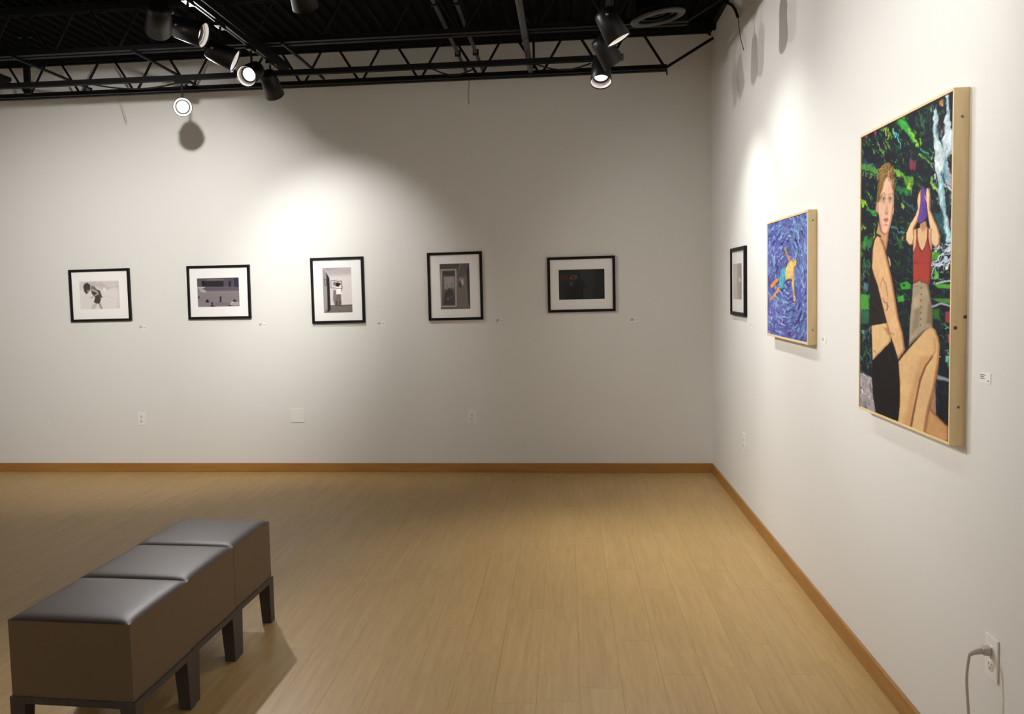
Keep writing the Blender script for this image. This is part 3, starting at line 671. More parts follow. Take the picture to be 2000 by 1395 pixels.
A.strokes(60, (1735, 440, 1790, 640), [(34, 96, 54), (40, 120, 60), (26, 60, 56)], (4, 12), (1.2, 2.6), .9, .6, .7)
A.strokes(70, (1818, 480, 1858, 700), [(60, 140, 50), (110, 170, 70), (26, 60, 60), (170, 190, 200), (30, 30, 50)], (4, 12), (1.2, 3), .2, .4, .8)
A.strokes(40, (1680, 640, 1704, 740), [(24, 70, 90), (40, 90, 100), (20, 40, 60), (120, 110, 80)], (4, 10), (1.2, 3), 1.2, .5, .8)
A.strokes(40, (1826, 700, 1858, 850), [(24, 28, 56), (30, 50, 62), (20, 22, 34)], (6, 14), (2, 4), 1.4, .3, .8)
A.t(*T1)
A.poly([(520, 460), (620, 395), (665, 480), (720, 590), (795, 720), (765, 745), (700, 650), (630, 585), (560, 520)], (62, 168, 62), 1, 1, (44, 130, 56), 3); A.poly([(650, 530), (690, 540), (785, 715), (755, 725)], (140, 196, 56), 1)
for x_, y_ in ((385, 520), (405, 560), (420, 515), (440, 530), (440, 580), (465, 560), (470, 600), (430, 600), (400, 540)): A.line([(x_, y_), (x_+5, y_+42)], 1.5, (160, 192, 56))
for x_, y_ in ((410, 650), (430, 690), (445, 720), (340, 730), (360, 760), (315, 680), (400, 730), (270, 770), (375, 790)): A.line([(x_, y_), (x_+14, y_+50)], 2.6, (112, 158, 50), .85)
A.line([(490, 550), (520, 640), (545, 640), (575, 725)], 2, (92, 196, 196)); A.line([(500, 545), (530, 620)], 1.5, (110, 200, 200)); A.line([(540, 600), (560, 690)], 1.6, (84, 186, 186))
A.poly([(120, 925), (240, 940), (330, 1010), (320, 1060), (200, 1010), (120, 1000)], (84, 152, 52), 1, .95)
for i in range(14): A.line([(135+i*16, 880+i*8), (138+i*16, 915+i*8)], 1, (88, 118, 176), .8)
for i in range(10): A.line([(130+i*20, 1020+i*5), (134+i*20, 1048+i*5)], 1.2, (150, 196, 120), .8)
A.poly([(475, 965), (560, 1005), (615, 1080), (560, 1085), (500, 1030)], (118, 184, 52), 1); A.poly([(610, 1080), (700, 1060), (730, 1160), (690, 1270), (640, 1180)], (96, 164, 48), 1.5)
A.poly([(650, 1120), (690, 1110), (700, 1200), (670, 1230)], (168, 204, 56), 1); A.poly([(520, 1180), (640, 1200), (700, 1290), (560, 1260)], (36, 116, 60), 1.5)
A.poly([(680, 890), (745, 880), (740, 1010), (685, 990)], (118, 44, 70), 1.5); A.poly([(1005, 215), (1060, 195), (1050, 285), (1015, 275)], (196, 144, 84), 1.2); A.poly([(265, 575), (305, 550), (290, 640)], (176, 60, 84), 1.2); A.poly([(165, 610), (195, 600), (185, 650)], (150, 60, 80), 1.2)
A.line([(790, 820), (900, 920)], 4.5, (104, 160, 68)); A.line([(795, 650), (812, 690)], 3, (104, 180, 60)); A.line([(920, 930), (935, 980)], 3, (120, 180, 80)); A.line([(925, 1150), (990, 1230)], 4.5, (134, 180, 80)); A.line([(930, 1090), (925, 1140)], 3, (100, 170, 70))
for i in range(9): A.line([(800+i*11, 740+i*10), (806+i*11, 775+i*8)], 1.4, (60, 176, 120))
for i in range(30): 
    x_, y_ = A.r.uniform(810, 930), A.r.uniform(320, 520); A.line([(x_, y_), (x_-6, y_+40)], 1.1, (56, 120, 110), .6)
A.line([(770, 330), (850, 560)], 2.2, (62, 120, 52), .8)
A.t(0, 0, 1)
A.strokes(420, (1676, 180, 1866, 480), [(22, 34, 44), (24, 58, 46), (30, 44, 66), (44, 112, 54), (34, 84, 76), (20, 24, 32), (70, 140, 60), (40, 34, 50)], (3, 9), (.9, 2.2), .85, .5, .6)
A.strokes(60, (1690, 240, 1790, 400), [(110, 176, 58), (76, 160, 70), (60, 140, 120), (150, 190, 70)], (2, 6), (.7, 1.5), 1.1, .5, .75)
A.t(*T1)
# waterfall
A.poly([(950, 330), (985, 285), (1000, 420), (990, 520), (1012, 660), (1052, 720), (1092, 800), (1090, 1000), (1050, 1060), (1065, 1160), (1080, 1395), (1022, 1395), (1000, 1150), (975, 1030), (955, 760), (945, 560)], (206, 222, 226), 1.2, 1, (150, 196, 204), 3)
A.poly([(1085, 145), (1122, 150), (1132, 330), (1150, 520), (1178, 640), (1172, 800), (1120, 845), (1100, 900), (1068, 800), (1048, 700), (1072, 560), (1070, 430), (1098, 330)], (202, 216, 224), 1.2, 1, (160, 200, 208), 3)
A.poly([(1002, 450), (1060, 330), (1066, 560), (1042, 655), (1012, 640)], (36, 20, 36), 1); A.poly([(1100, 860), (1170, 820), (1170, 950), (1130, 960)], (28, 30, 36), 1)
A.poly([(1088, 900), (1142, 980), (1146, 1120), (1165, 1205), (1110, 1165), (1078, 1120)], (196, 200, 216), 1.5, .9); A.line([(1080, 880), (1095, 1110)], 3, (110, 180, 190), .8); A.line([(1070, 1150), (1160, 1240)], 4, (206, 216, 226), .9)
A.strokes(50, (950, 640, 1170, 1390), [(226, 232, 236), (130, 176, 188), (90, 130, 140), (240, 244, 244)], (4, 14), (.8, 2), 1.45, .3, .7)
A.t(*T2)
A.poly([(1000, 230), (1052, 230), (1062, 330), (1085, 600), (1090, 640), (1125, 760), (1172, 980), (1165, 1120), (1100, 1100), (1090, 950), (1050, 700), (1012, 560), (1010, 330)], (190, 216, 222), 1.2, 1, (120, 176, 186), 4)
A.poly([(950, 690), (1050, 660), (1090, 900), (1080, 1000), (1030, 900)], (44, 96, 104), 2, .8); A.poly([(1145, 730), (1172, 725), (1172, 860), (1150, 850)], (196, 98, 98), 1)
A.poly([(1090, 420), (1140, 430), (1140, 700), (1110, 690)], (34, 44, 44), 2, .85)
A.strokes(45, (940, 980, 1170, 1290), [(214, 220, 232), (170, 190, 206), (236, 238, 244), (60, 70, 80)], (6, 18), (1.4, 3.2), -.5, .5, .9)
A.poly([(925, 1120), (1020, 1110), (1035, 1180), (960, 1225), (925, 1230)], (84, 160, 52), 1.5); A.line([(935, 1275), (1040, 1240), (1150, 1180)], 5, (190, 204, 226)); A.line([(960, 1230), (1100, 1100), (1150, 1070)], 3.5, (200, 210, 228))
A.poly([(950, 1320), (1000, 1310), (1005, 1420), (955, 1430)], (92, 170, 56), 1.2)
A.poly([(118, 510), (205, 560), (195, 592), (118, 605)], (138, 194, 52), 1); A.poly([(190, 590), (310, 690), (300, 720), (200, 640)], (52, 150, 64), 1.2); A.poly([(120, 820), (190, 840), (185, 865), (120, 860)], (112, 166, 60), 1)
A.poly([(160, 950), (260, 960), (250, 1060), (130, 1080)], (54, 140, 62), 2, .8)
A.line([(470, 830), (620, 910)], 3.5, (80, 130, 150), .8); A.line([(620, 560), (730, 620)], 4, (40, 96, 110), .8); A.line([(590, 580), (605, 620)], 4, (150, 180, 60)); A.line([(600, 940), (590, 1000)], 3, (190, 150, 80), .8); A.poly([(540, 990), (600, 980), (610, 1080), (560, 1090)], (36, 110, 50), 2, .8)
A.t(0, 0, 1)
A.strokes(70, (1820, 190, 1866, 560), [(214, 226, 232), (150, 190, 200), (70, 110, 120), (36, 44, 54), (190, 206, 220)], (4, 14), (.7, 1.8), 1.5, .3, .6)
A.strokes(240, (1676, 480, 1866, 860), [(22, 32, 42), (30, 70, 50), (28, 44, 60), (50, 120, 56), (20, 24, 32), (70, 140, 62)], (3, 10), (.9, 2.4), 1.0, .6, .5)
A.brush(.10); A.warp(.13, 50); A.tex = .25
A.t(*T2)
SK, SKD, SKL = (228, 184, 140), (168, 110, 76), (236, 200, 156)
# second woman
A.poly([(812, 388), (780, 450), (764, 530), (770, 620), (745, 700), (690, 790), (640, 900), (636, 980), (680, 1042), (722, 1032), (737, 960), (732, 850), (772, 770), (802, 680), (818, 560)], SKL, .8, 1, SKD, 2.2)
A.poly([(868, 398), (900, 398), (916, 480), (916, 640), (952, 730), (1002, 840), (1028, 940), (1022, 1030), (980, 1072), (930, 1022), (915, 930), (905, 820), (885, 700), (870, 600), (858, 480)], SKL, .8, 1, SKD, 2.2)
A.poly([(798, 790), (862, 770), (872, 830), (902, 850), (932, 850), (925, 960), (934, 1100), (716, 1112), (730, 860), (770, 852), (796, 840)], (224, 184, 138), .8, 1, (196, 140, 100), 1.5)
A.poly([(800, 790), (862, 770), (866, 850), (826, 890), (802, 840)], (186, 128, 92), 2, .8)
A.poly([(825, 356), (862, 410), (866, 480), (876, 600), (886, 700), (852, 770), (800, 798), (768, 780), (775, 720), (795, 620), (810, 500), (815, 420)], (104, 70, 156), .7, 1, (74, 46, 118), 2); A.line([(830, 560), (850, 660), (815, 740)], 2, (80, 50, 130), .8); A.line([(840, 420), (845, 540)], 1.5, (126, 90, 176), .8)
for p in ([(852, 480), (872, 540)], [(880, 400), (878, 470)], [(900, 405), (898, 480)]): A.line(p, 1.2, (240, 206, 168))
A.poly([(752, 860), (768, 856), (770, 960), (790, 1060), (820, 1112), (850, 1060), (875, 960), (880, 840), (895, 840), (892, 960), (920, 1090), (932, 1120), (916, 1400), (716, 1400), (716, 1130), (745, 1050), (756, 960)], (168, 62, 56), .7, 1, (128, 40, 38), 2.5)
A.line([(790, 1060), (820, 1116), (852, 1060)], 1.2, (110, 50, 36)); A.poly([(740, 1210), (800, 1260), (780, 1300), (730, 1260)], (124, 40, 40), 2, .6)
A.t(*T3)
A.poly([(718, 200), (920, 200), (914, 380), (902, 452), (800, 392), (718, 432)], (172, 62, 50), .7, 1, (134, 44, 38), 2.5)
A.poly([(716, 434), (800, 392), (890, 442), (906, 520), (936, 700), (942, 925), (850, 970), (750, 1060), (668, 1145), (680, 850), (703, 600)], (170, 152, 126), .7, 1, (122, 106, 86), 3)
A.poly([(890, 640), (936, 700), (938, 900), (870, 880)], (118, 102, 72), 2.5, .7); A.poly([(740, 720), (800, 700), (780, 920), (700, 1000)], (128, 112, 96), 3, .6); A.poly([(720, 600), (790, 560), (780, 690), (720, 720)], (200, 178, 140), 3, .6)
for i in range(8): A.ell(812-i*1.2, 412+i*70, 6, 8, (60, 50, 44), .5)
A.line([(722, 465), (900, 460)], .8, (124, 112, 100))
A.poly([(565, 440), (640, 400), (690, 440), (690, 490), (590, 500)], (60, 160, 50), 1.2); A.ell(612, 450, 18, 14, (24, 60, 30), 1); A.poly([(540, 580), (610, 560), (620, 630), (545, 640)], (66, 164, 56), 1.2)
A.poly([(115, 550), (215, 560), (218, 720), (115, 730)], (72, 160, 60), 1.5, .95); A.poly([(115, 740), (215, 740), (218, 880), (115, 890)], (46, 110, 80), 2, .8); A.poly([(160, 420), (210, 430), (205, 500), (165, 490)], (90, 130, 170), 1.5, .8)
A.poly([(940, 430), (1160, 440), (1160, 490), (1000, 480)], (84, 168, 56), 1.2); A.poly([(930, 600), (1158, 600), (1150, 660), (1000, 640)], (80, 150, 52), 1.2, .9); A.line([(940, 690), (1040, 655), (1150, 690)], 4, (176, 170, 196), .9); A.line([(985, 430), (1080, 405), (1160, 395)], 3.5, (200, 206, 216), .9)
A.poly([(1080, 750), (1150, 740), (1148, 880), (1085, 870)], (150, 60, 84), 1.5); A.poly([(1110, 1010), (1146, 1000), (1146, 1115), (1118, 1100)], (170, 74, 96), 1.5); A.poly([(940, 720), (1020, 710), (1020, 840), (945, 830)], (50, 110, 44), 2, .9)
A.poly([(1085, 1250), (1135, 1250), (1130, 1330), (1085, 1320)], (140, 176, 186), 1.5); A.poly([(1110, 1290), (1148, 1280), (1148, 1400), (1110, 1370)], (70, 160, 56), 1.5)
# first woman: top, torso, arm
A.t(*T2)
A.poly([(330, 760), (360, 880), (400, 922), (442, 880), (432, 1000), (412, 1110), (372, 990), (330, 950), (296, 930)], (206, 154, 114), .8, 1, (168, 110, 80), 2)
A.t(*T3)
A.poly([(245, 0), (262, 0), (252, 100), (256, 280), (312, 440), (352, 600), (418, 882), (216, 918), (236, 650), (214, 450), (232, 200)], (34, 30, 30), .7); A.line([(250, 650), (320, 700), (400, 850)], 3, (62, 54, 54), .5, 2); A.line([(230, 820), (300, 800)], 2, (60, 52, 52), .5, 2)
A.poly([(245, 908), (420, 878), (472, 1030), (462, 1095), (258, 1304)], (226, 188, 134), .8, 1, (196, 148, 100), 3); A.poly([(380, 930), (440, 940), (465, 1030), (430, 1010)], (160, 100, 76), 2, .6)
A.poly([(408, 60), (442, 120), (472, 250), (522, 480), (542, 700), (560, 860), (500, 560), (450, 300)], (32, 28, 28), .8); A.poly([(432, 120), (456, 150), (466, 240), (450, 220)], (214, 190, 160), .8)
A.poly([(268, -110), (300, -120), (350, -98), (390, 0), (422, 130), (472, 350), (502, 520), (552, 820), (602, 1000), (628, 1182), (552, 1294), (530, 1232), (480, 1080), (420, 880), (350, 600), (310, 440), (270, 330), (250, 250), (255, 50)], (226, 182, 132), .8, 1, (178, 120, 80), 3.2)
A.line([(372, 360), (410, 450), (430, 580)], 1.1, (104, 84, 84), .8); A.line([(345, 470), (360, 410), (380, 365)], 1.3, (206, 130, 60), .9); A.line([(370, 590), (410, 660), (440, 690)], 1.2, (90, 76, 96), .8); A.line([(380, 640), (430, 650), (425, 740)], 1.2, (96, 72, 84), .8); A.line([(405, 740), (440, 690)], 1, (90, 70, 80), .8); A.line([(470, 990), (500, 1010)], 1.4, (96, 74, 76), .8); A.line([(430, 590), (415, 700)], 1, (200, 130, 50), .8)
A.line([(262, 60), (258, 180)], 1.2, (100, 90, 84), .6)
A.t(*T2)
A.line([(250, 1100), (272, 985), (308, 918), (345, 942)], 3.2, (38, 40, 28))
# head
A.poly([(298, 540), (310, 460), (320, 380), (328, 250), (350, 150), (400, 108), (450, 93), (482, 150), (506, 220), (512, 330), (504, 440), (420, 460), (350, 480), (326, 560), (310, 640)], (138, 108, 62), .8, 1, (96, 74, 40), 3)
A.ell(312, 615, 18, 62, (206, 150, 116), .6); A.ell(490, 640, 12, 50, (206, 150, 120), .6)
A.poly([(430, 258), (470, 288), (498, 420), (502, 560), (490, 680), (466, 800), (440, 892), (402, 922), (360, 882), (340, 780), (325, 680), (322, 560), (342, 470), (372, 400), (392, 300)], (234, 188, 156), .8, 1, (198, 140, 112), 2.5)
A.strokes(70, (310, 120, 500, 300), [(170, 138, 84), (110, 84, 44), (196, 164, 108), (82, 62, 34)], (3, 9), (.6, 1.4), -1.0, .5, .8)
A.strokes(40, (310, 280, 360, 540), [(170, 138, 84), (110, 84, 44), (82, 62, 34)], (4, 10), (.6, 1.4), 1.75, .2, .8)
A.strokes(22, (485, 230, 512, 400), [(160, 128, 76), (96, 74, 40)], (4, 10), (.6, 1.4), 1.5, .2, .8)
for x_ in (384, 456): A.ell(x_, 520, 26, 50, (186, 128, 106), 1.5, .6); A.ell(x_, 524, 15, 20, (206, 194, 186), .5); A.ell(x_+1, 523, 8, 17, (74, 84, 92), .4); A.line([(x_-18, 512), (x_, 496), (x_+17, 514)], 1.0, (84, 54, 42), .9)
A.line([(360, 470), (384, 446), (408, 470)], 1.1, (128, 86, 56), .8); A.line([(436, 470), (462, 450), (486, 462)], 1.1, (128, 86, 56), .8)
A.poly([(394, 655), (420, 560), (436, 650), (424, 696)], (204, 146, 120), 1.6, .7); A.ell(415, 680, 18, 12, (168, 104, 92), .9, .6)
A.poly([(378, 752), (400, 730), (412, 736), (424, 728), (442, 752), (414, 784)], (190, 114, 110), .7); A.line([(382, 753), (438, 753)], .6, (130, 60, 64)); A.ell(412, 812, 26, 14, (194, 138, 116), .8, .7); A.line([(346, 700), (362, 860)], 3, (206, 150, 120), .5, 1.5)
# shorts, legs, rock
A.t(*T4)
A.poly([(100, 380), (180, 420), (252, 450), (258, 620), (294, 845), (100, 790)], (164, 154, 156), 1, 1); A.strokes(40, (105, 420, 270, 820), [(120, 116, 122), (190, 178, 172), (90, 100, 104), (200, 196, 196)], (5, 12), (1.5, 3), 1.2, .4, .7)
A.poly([(990, 420), (1140, 470), (1140, 500), (985, 470)], (156, 172, 178), 1.5, .9)
A.poly([(970, 540), (978, 870), (905, 805), (940, 650)], (168, 132, 104), .8)
A.poly([(905, 795), (1000, 895), (1124, 1015), (1124, 1175), (1060, 1175), (850, 1075), (880, 880)], (206, 156, 104), .8, 1, (150, 100, 66), 4)
A.poly([(255, 263), (472, 38), (502, 150), (546, 270), (567, 500), (567, 760), (552, 955), (300, 866), (262, 600), (250, 430)], (22, 18, 19), .8); A.strokes(24, (280, 150, 520, 600), [(44, 36, 38), (34, 28, 30)], (5, 14), (1, 2.4), 1.0, .4, .6)
A.poly([(550, 270), (630, 170), (750, 30), (850, -82), (922, -132), (972, -92), (1006, 0), (1022, 100), (1008, 290), (982, 450), (942, 640), (902, 780), (882, 880), (852, 1085), (710, 1028), (680, 1006), (545, 960), (567, 760), (567, 500)], (224, 184, 130), .8, 1, (190, 134, 86), 4)
A.poly([(800, 210), (930, 200), (860, 330), (800, 480), (740, 700), (700, 1000), (620, 980), (680, 640), (760, 380)], (200, 146, 96), 4, .6)
A.line([(935, 212), (860, 320), (800, 470), (755, 690), (715, 890), (695, 1005)], 3.6, (120, 74, 50), .9, 1.2); A.line([(1000, 330), (950, 600), (890, 830), (850, 1070)], 5, (160, 104, 72), .6, 2.5); A.line([(960, 20), (968, 160), (930, 212)], 3, (190, 132, 92), .7, 2)
A.brush(.02)
A.build('painted_surface', M['oil'], (-.0372, -fw, H_-fw), (0, -(W_-2*fw), 0), (0, 0, -(H_-2*fw)), t)
# ---- painting B: swimmer
QB = [(1498, 437), (1578, 407), (1577, 674), (1498, 655)]
t, W_, H_, py1, pz0 = painting(QB, .039, 'square painting of a swimmer in swirling blue water, pale wood frame', .010)
fw = .010
q = canvas_quad(py1, pz0, W_, H_, fw, .035)
A = Art(170, 300, q, (84, 98, 176), 21); A.warp(.5, 40)
S8 = 8.208
def swirl(x, y):
    dx, dy = (x-1538)*1.0, (y-540)*.42; return math.atan2(dx*2.4, -dy)
A.t(0, 0, 1)
A.strokes(700, (1496, 405, 1580, 676), [(76, 90, 172), (100, 122, 196), (128, 156, 214), (80, 74, 158), (134, 122, 196), (100, 156, 204), (62, 66, 126), (96, 80, 164), (158, 186, 224), (120, 170, 206)], (5, 16), (1.1, 2.8), swirl, .25, .75)
A.strokes(70, (1550, 405, 1580, 560), [(110, 170, 200), (120, 160, 210), (90, 130, 190)], (8, 20), (1.2, 2.4), 1.4, .2, .6)
A.strokes(60, (1540, 600, 1580, 676), [(100, 150, 196), (84, 120, 184), (70, 60, 130)], (8, 20), (1.2, 2.4), 1.9, .2, .7)
A.strokes(50, (1498, 600, 1535, 660), [(84, 66, 164), (110, 90, 190), (150, 170, 220)], (5, 12), (1.2, 2.4), 1.4, .3, .8)
A.t(1480, 390, S8)
A.line([(470, 690), (500, 620), (550, 590), (600, 640), (650, 720), (690, 850)], 2.6, (48, 40, 96), .9); A.line([(440, 560), (540, 480), (640, 490), (720, 590)], 2.4, (150, 170, 196), .8); A.line([(700, 500), (745, 610)], 3, (56, 60, 140), .8); A.line([(270, 540), (300, 600), (250, 720)], 4, (70, 56, 150), .8)
A.line([(240, 960), (280, 860), (330, 830)], 1, (190, 206, 236), .9); A.line([(250, 1000), (290, 910), (330, 900)], 1, (180, 196, 232), .8); A.line([(260, 1050), (310, 960)], 1, (180, 196, 232), .8); A.poly([(360, 690), (400, 680), (400, 720), (375, 750)], (40, 60, 96), .8, .9); A.poly([(400, 780), (440, 830), (430, 860), (405, 830)], (54, 50, 80), .8, .9)
A.t(0, 0, 1)
A.strokes(90, (1498, 420, 1578, 670), [(44, 40, 96), (60, 48, 120), (40, 60, 110), (74, 44, 120)], (4, 12), (1.0, 2.2), swirl, .3, .7)
A.strokes(60, (1498, 430, 1560, 660), [(176, 196, 232), (150, 190, 226), (190, 180, 226)], (3, 9), (.6, 1.3), swirl, .4, .8)
A.strokes(50, (1545, 420, 1578, 560), [(120, 170, 200), (130, 160, 200), (150, 176, 206)], (6, 16), (1.0, 2.2), 1.3, .3, .6)
A.tex = .5; A.warp(.12, 30)
A.t(1480, 390, S8)
SB = (234, 202, 116)
A.poly([(455, 800), (480, 870), (522, 955), (552, 1000), (512, 1010), (475, 935), (450, 845), (422, 800), (440, 752)], (226, 152, 76), .5)
A.poly([(490, 1010), (560, 960), (595, 1050), (588, 1150), (580, 1260), (545, 1265), (480, 1275), (452, 1312), (432, 1200), (450, 1100)], SB, .5, 1, (226, 156, 80), 1.6)
A.poly([(570, 1000), (605, 945), (622, 990), (612, 1060), (580, 1085)], (232, 190, 96), .5); A.line([(580, 1090), (612, 1065)], .9, (150, 90, 50))
A.poly([(378, 1120), (430, 1085), (446, 1200), (440, 1320), (400, 1420), (340, 1420), (348, 1260)], (84, 182, 208), .6)
A.t(1480, 540, S8)
A.poly([(335, 0), (440, 0), (440, 80), (412, 190), (370, 198), (342, 140)], (84, 182, 208), .6, 1, (60, 140, 180), 1.2)
A.poly([(540, 0), (582, 0), (582, 150), (592, 300), (612, 360), (602, 412), (574, 402), (570, 310), (553, 180)], (232, 178, 92), .5); A.line([(575, 400), (590, 428)], 1.4, (40, 34, 50)); A.line([(565, 430), (590, 446), (606, 430)], .8, (214, 200, 190))
A.poly([(300, 30), (340, 50), (245, 172), (212, 186), (202, 142)], (244, 152, 48), .5); A.poly([(335, 160), (352, 220), (282, 302), (215, 390), (192, 352), (262, 285)], (244, 152, 48), .5)
A.line([(440, 100), (480, 60), (540, 60)], 2.4, (52, 44, 90), .9); A.line([(380, 230), (420, 190)], 2.4, (44, 36, 80), .9)
A.line([(690, 420), (650, 520), (600, 560), (540, 520)], 2, (60, 46, 110), .8); A.line([(700, 560), (670, 680), (600, 780)], 2.4, (56, 36, 100), .8); A.poly([(480, 890), (530, 880), (530, 950), (490, 970)], (84, 40, 120), 1, .9)
A.line([(340, 660), (400, 690), (380, 770), (440, 790)], 1.4, (196, 206, 236), .9); A.line([(410, 520), (430, 580)], 2.4, (160, 150, 214), .9); A.line([(300, 580), (340, 650), (480, 660)], 1.4, (150, 186, 226), .9)
A.brush(.06); A.c = A.c*.88+.12*A.c.mean(-1, keepdims=True)
A.build('painted_surface', M['oil'], (-.0352, -fw, H_-fw), (0, -(W_-2*fw), 0), (0, 0, -(H_-2*fw)), t)

# ------------------------------------------------------------------ wall labels
def back_label(px, py, label):
    p = on(1, D, px, py); t = tag(empty('wall_label', (p.x, D, p.z)), label, 'label', 'small picture labels')
    t = MB().box((-.030, -.0015, -.016), (.030, 0, .016)).build('card', M['card'], t)
    for i, (a, b) in enumerate(((-.026, .004), (-.026, -.002), (-.026, .000), (-.026, -.006))): MB().box((a, -.0018, .0085-i*.006), (b, -.0014, .0115-i*.006)).build('text_line', M['ink'], t)
    MB().box((.010, -.0018, -.004), (.026, -.0014, .000)).build('text_line', M['ink'], t)
for (px, py), lb in zip(((278, 639), (512, 634.5), (744, 632), (975, 626.5), (1238, 624.5)), ('bent figure photo', 'empty seats photo', 'standing figure photo', 'doorway photo', 'dark shadowy photo')):
    back_label(px, py, 'tiny white text label on back wall right of the '+lb)
for (px, py), lb, s_ in (((1468, 637), 'small framed photo', .9), ((1610, 665), 'swimmer painting', 1), ((1925, 739), 'tall painting of two women', 1)):
    p = on(0, R, px, py); t = tag(empty('wall_label', (R, p.y, p.z)), 'tiny white text label on right wall beside the '+lb, 'label', 'small picture labels')
    t = MB().box((-.0015, -.030*s_, -.0135*s_), (0, .030*s_, .0135*s_)).build('card', M['card'], t)
    for i, (a, b) in enumerate(((.026, -.002), (.026, .005), (.026, .002))): MB().box((-.0018, b*s_, (.007-i*.0048)*s_), (-.0014, a*s_, (.0092-i*.0048)*s_)).build('text_line', M['ink'], t)
    MB().box((-.0018, -.022, -.0075), (-.0014, -.014, -.0048)).build('text_line', M['ink'], t)

# ------------------------------------------------------------------ outlets and plates
def outlet(loc, side, label):
    t = tag(empty('wall_outlet', loc), label, 'outlet', 'duplex wall outlets')
    if side == 'right': t.rotation_euler = (0, 0, math.radians(90))   # local -y faces the room; wall at +y
    if side == 'right': t.rotation_euler = (0, 0, math.radians(-90))
    MB().box((-.035, -.005, -.057), (.035, 0, .057)).build('cover_plate', M['plate'], t, bevel=.002)
    for s in (-1, 1):
        z = s*.0195
        sk = MB().lathe([(0, .0018), (.0155, .0018), (.0168, 0)], 20).build('socket', M['plate'], t, loc=(0, -.005, z)); sk.rotation_euler = (math.radians(90), 0, 0)
        for dx, hh in ((-.0062, .0040), (.0062, .0034)): MB().box((dx-.0011, -.0073, z+.003-hh), (dx+.0011, -.0066, z+.003+hh)).build('slot', M['slot'], sk).matrix_parent_inverse = sk.matrix_basis.inverted()
        g_ = MB().disc(.0026, 0, 10).build('ground_hole', M['slot'], sk, loc=(0, -.0071, z-.0075)); g_.rotation_euler = (math.radians(90), 0, 0); g_.matrix_parent_inverse = sk.matrix_basis.inverted()
    s_ = MB().disc(.003, 0, 10).build('screw', M['screw'], t, loc=(0, -.0053, 0)); s_.rotation_euler = (math.radians(90), 0, 0)
    return t
for (px, py), lb in (((277.5, 817.5), 'white duplex outlet low on back wall under leftmost photo'), ((922, 813.5), 'white duplex outlet low on back wall under the doorway photo')):
    p = on(1, D, px, py); outlet((p.x, D, p.z), 'back', lb)
p = on(0, R, 1454.5, 864); outlet((R, p.y, p.z), 'right', 'white duplex outlet low on right wall near the corner')
p = on(0, R, 1938.5, 1288); op = Vector((R, 2.392, .452)); outlet(op, 'right', 'white duplex outlet low on right wall with a plug in it')
p = on(1, D, 581.5, 811.5)
t = tag(empty('blank_plate', (p.x, D, p.z)), 'square blank white cover plate low on back wall', 'cover plate')
MB().box((-.057, -.005, -.058), (.057, 0, .058)).build('cover', M['plate'], t, bevel=.002)
for sx in (-.023, .023):
    for sz in (-.042, .042):
        s_ = MB().disc(.003, 0, 10).build('screw', M['plate'], t, loc=(sx, -.0055, sz)); s_.rotation_euler = (math.radians(90), 0, 0)
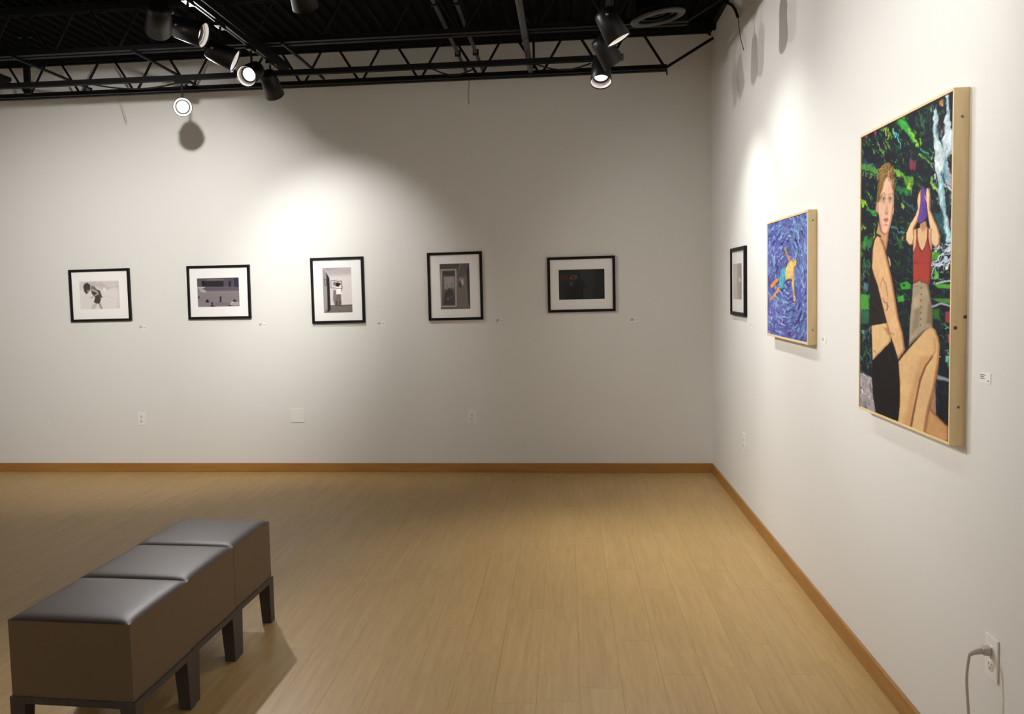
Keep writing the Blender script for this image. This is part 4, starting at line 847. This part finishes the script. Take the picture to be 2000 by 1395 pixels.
# plug and cord
pl = op + Vector((-.0072, 0, .0195))
t = tag(empty('plug_and_cord', pl), 'pale plug with hanging white cord in the near right wall outlet', 'power cord')
MB().hexa([(0, -.013, -.012), (0, .013, -.012), (-.020, .011, -.010), (-.020, -.011, -.010), (0, -.013, .012), (0, .013, .012), (-.020, .011, .008), (-.020, -.011, .008)]).build('plug_body', M['cord'], t, bevel=.003)
MB().tube([(-.018, 0, -.001), (-.030, 0, -.003), (-.042, 0, -.007), (-.050, 0, -.013)], [.0085, .0078, .0065, .0045], 12).build('strain_relief', M['cord'], t)
pts = []
for i in range(19):
    a = i/18
    pts.append((-.050-.010*math.sin(min(a*5, 1)*math.pi/2)+.030*a**1.2, -.004*a, -.013-.43*a+.02*(1-a)*a))
pts += [(-.02, -.03, -.4615), (-.0, -.12, -.464)]
MB().tube(pts, .0036, 10).build('cord', M['cord'], t)

# ------------------------------------------------------------------ loose cables at the ceiling
def cable(name, pts, r, m, label, cat='cable'):
    o = MB().tube(pts, r, 8).build(name, m); return tag(o, label, cat)
def smooth(pts, n=6):
    P = [Vector(p) for p in pts]; out = []
    for i in range(len(P)-1):
        p0, p1, p2, p3 = P[max(i-1, 0)], P[i], P[i+1], P[min(i+2, len(P)-1)]
        for k in range(n):
            s = k/n; out.append(.5*((2*p1)+(p2-p0)*s+(2*p0-5*p1+4*p2-p3)*s*s+(3*p1-p0-3*p2+p3)*s**3))
    return out+[P[-1]]
pp = [(1404, 8), (1416, 5), (1428, 9), (1436, 19), (1441, 33)]
cable('conduit_whip', smooth([on(0, 1.065, *p) for p in pp]), .009, M['cable'], 'black flexible conduit curving down at top of right wall')
pp = [(1441, 32), (1443, 50), (1446, 72), (1451, 92), (1453, 98)]
cable('loose_wire', smooth([on(0, 1.066, *p) for p in pp]), .0022, M['cable'], 'thin dark wire dangling from the black conduit on right wall', 'wire')
pp = [(921, 148), (917, 158), (916, 175), (915, 190), (916, 204)]
cable('loose_wire', smooth([on(1, 6.66, *p) for p in pp]), .006, M['wire'], 'pale wire hanging from joist above the doorway photo', 'wire')
pp = [(917.5, 158), (919, 175), (919, 190), (917, 204)]
pp = [(231, 189), (238, 205), (244, 223), (249, 238)]
cable('loose_wire', smooth([on(1, 6.70, *p) for p in pp]), .0022, M['wire'], 'thin pale wire hanging from joist left of glaring spotlight', 'wire')
for (a, b), lab in (((-3.6, -2.9), 'black cable sagging below track near left end'), ((-.95, -.65), 'short black cable looped at middle of back joist'), ((-.2, .2), 'black cable sagging between track and back joist near right cluster')):
    pts = [(a+(b-a)*i/10, 6.45+.08*i/10, zbot(a)+.05-.045*math.sin(math.pi*i/10)) for i in range(11)]
    cable('track_cable', pts, .006, M['cable'], lab)
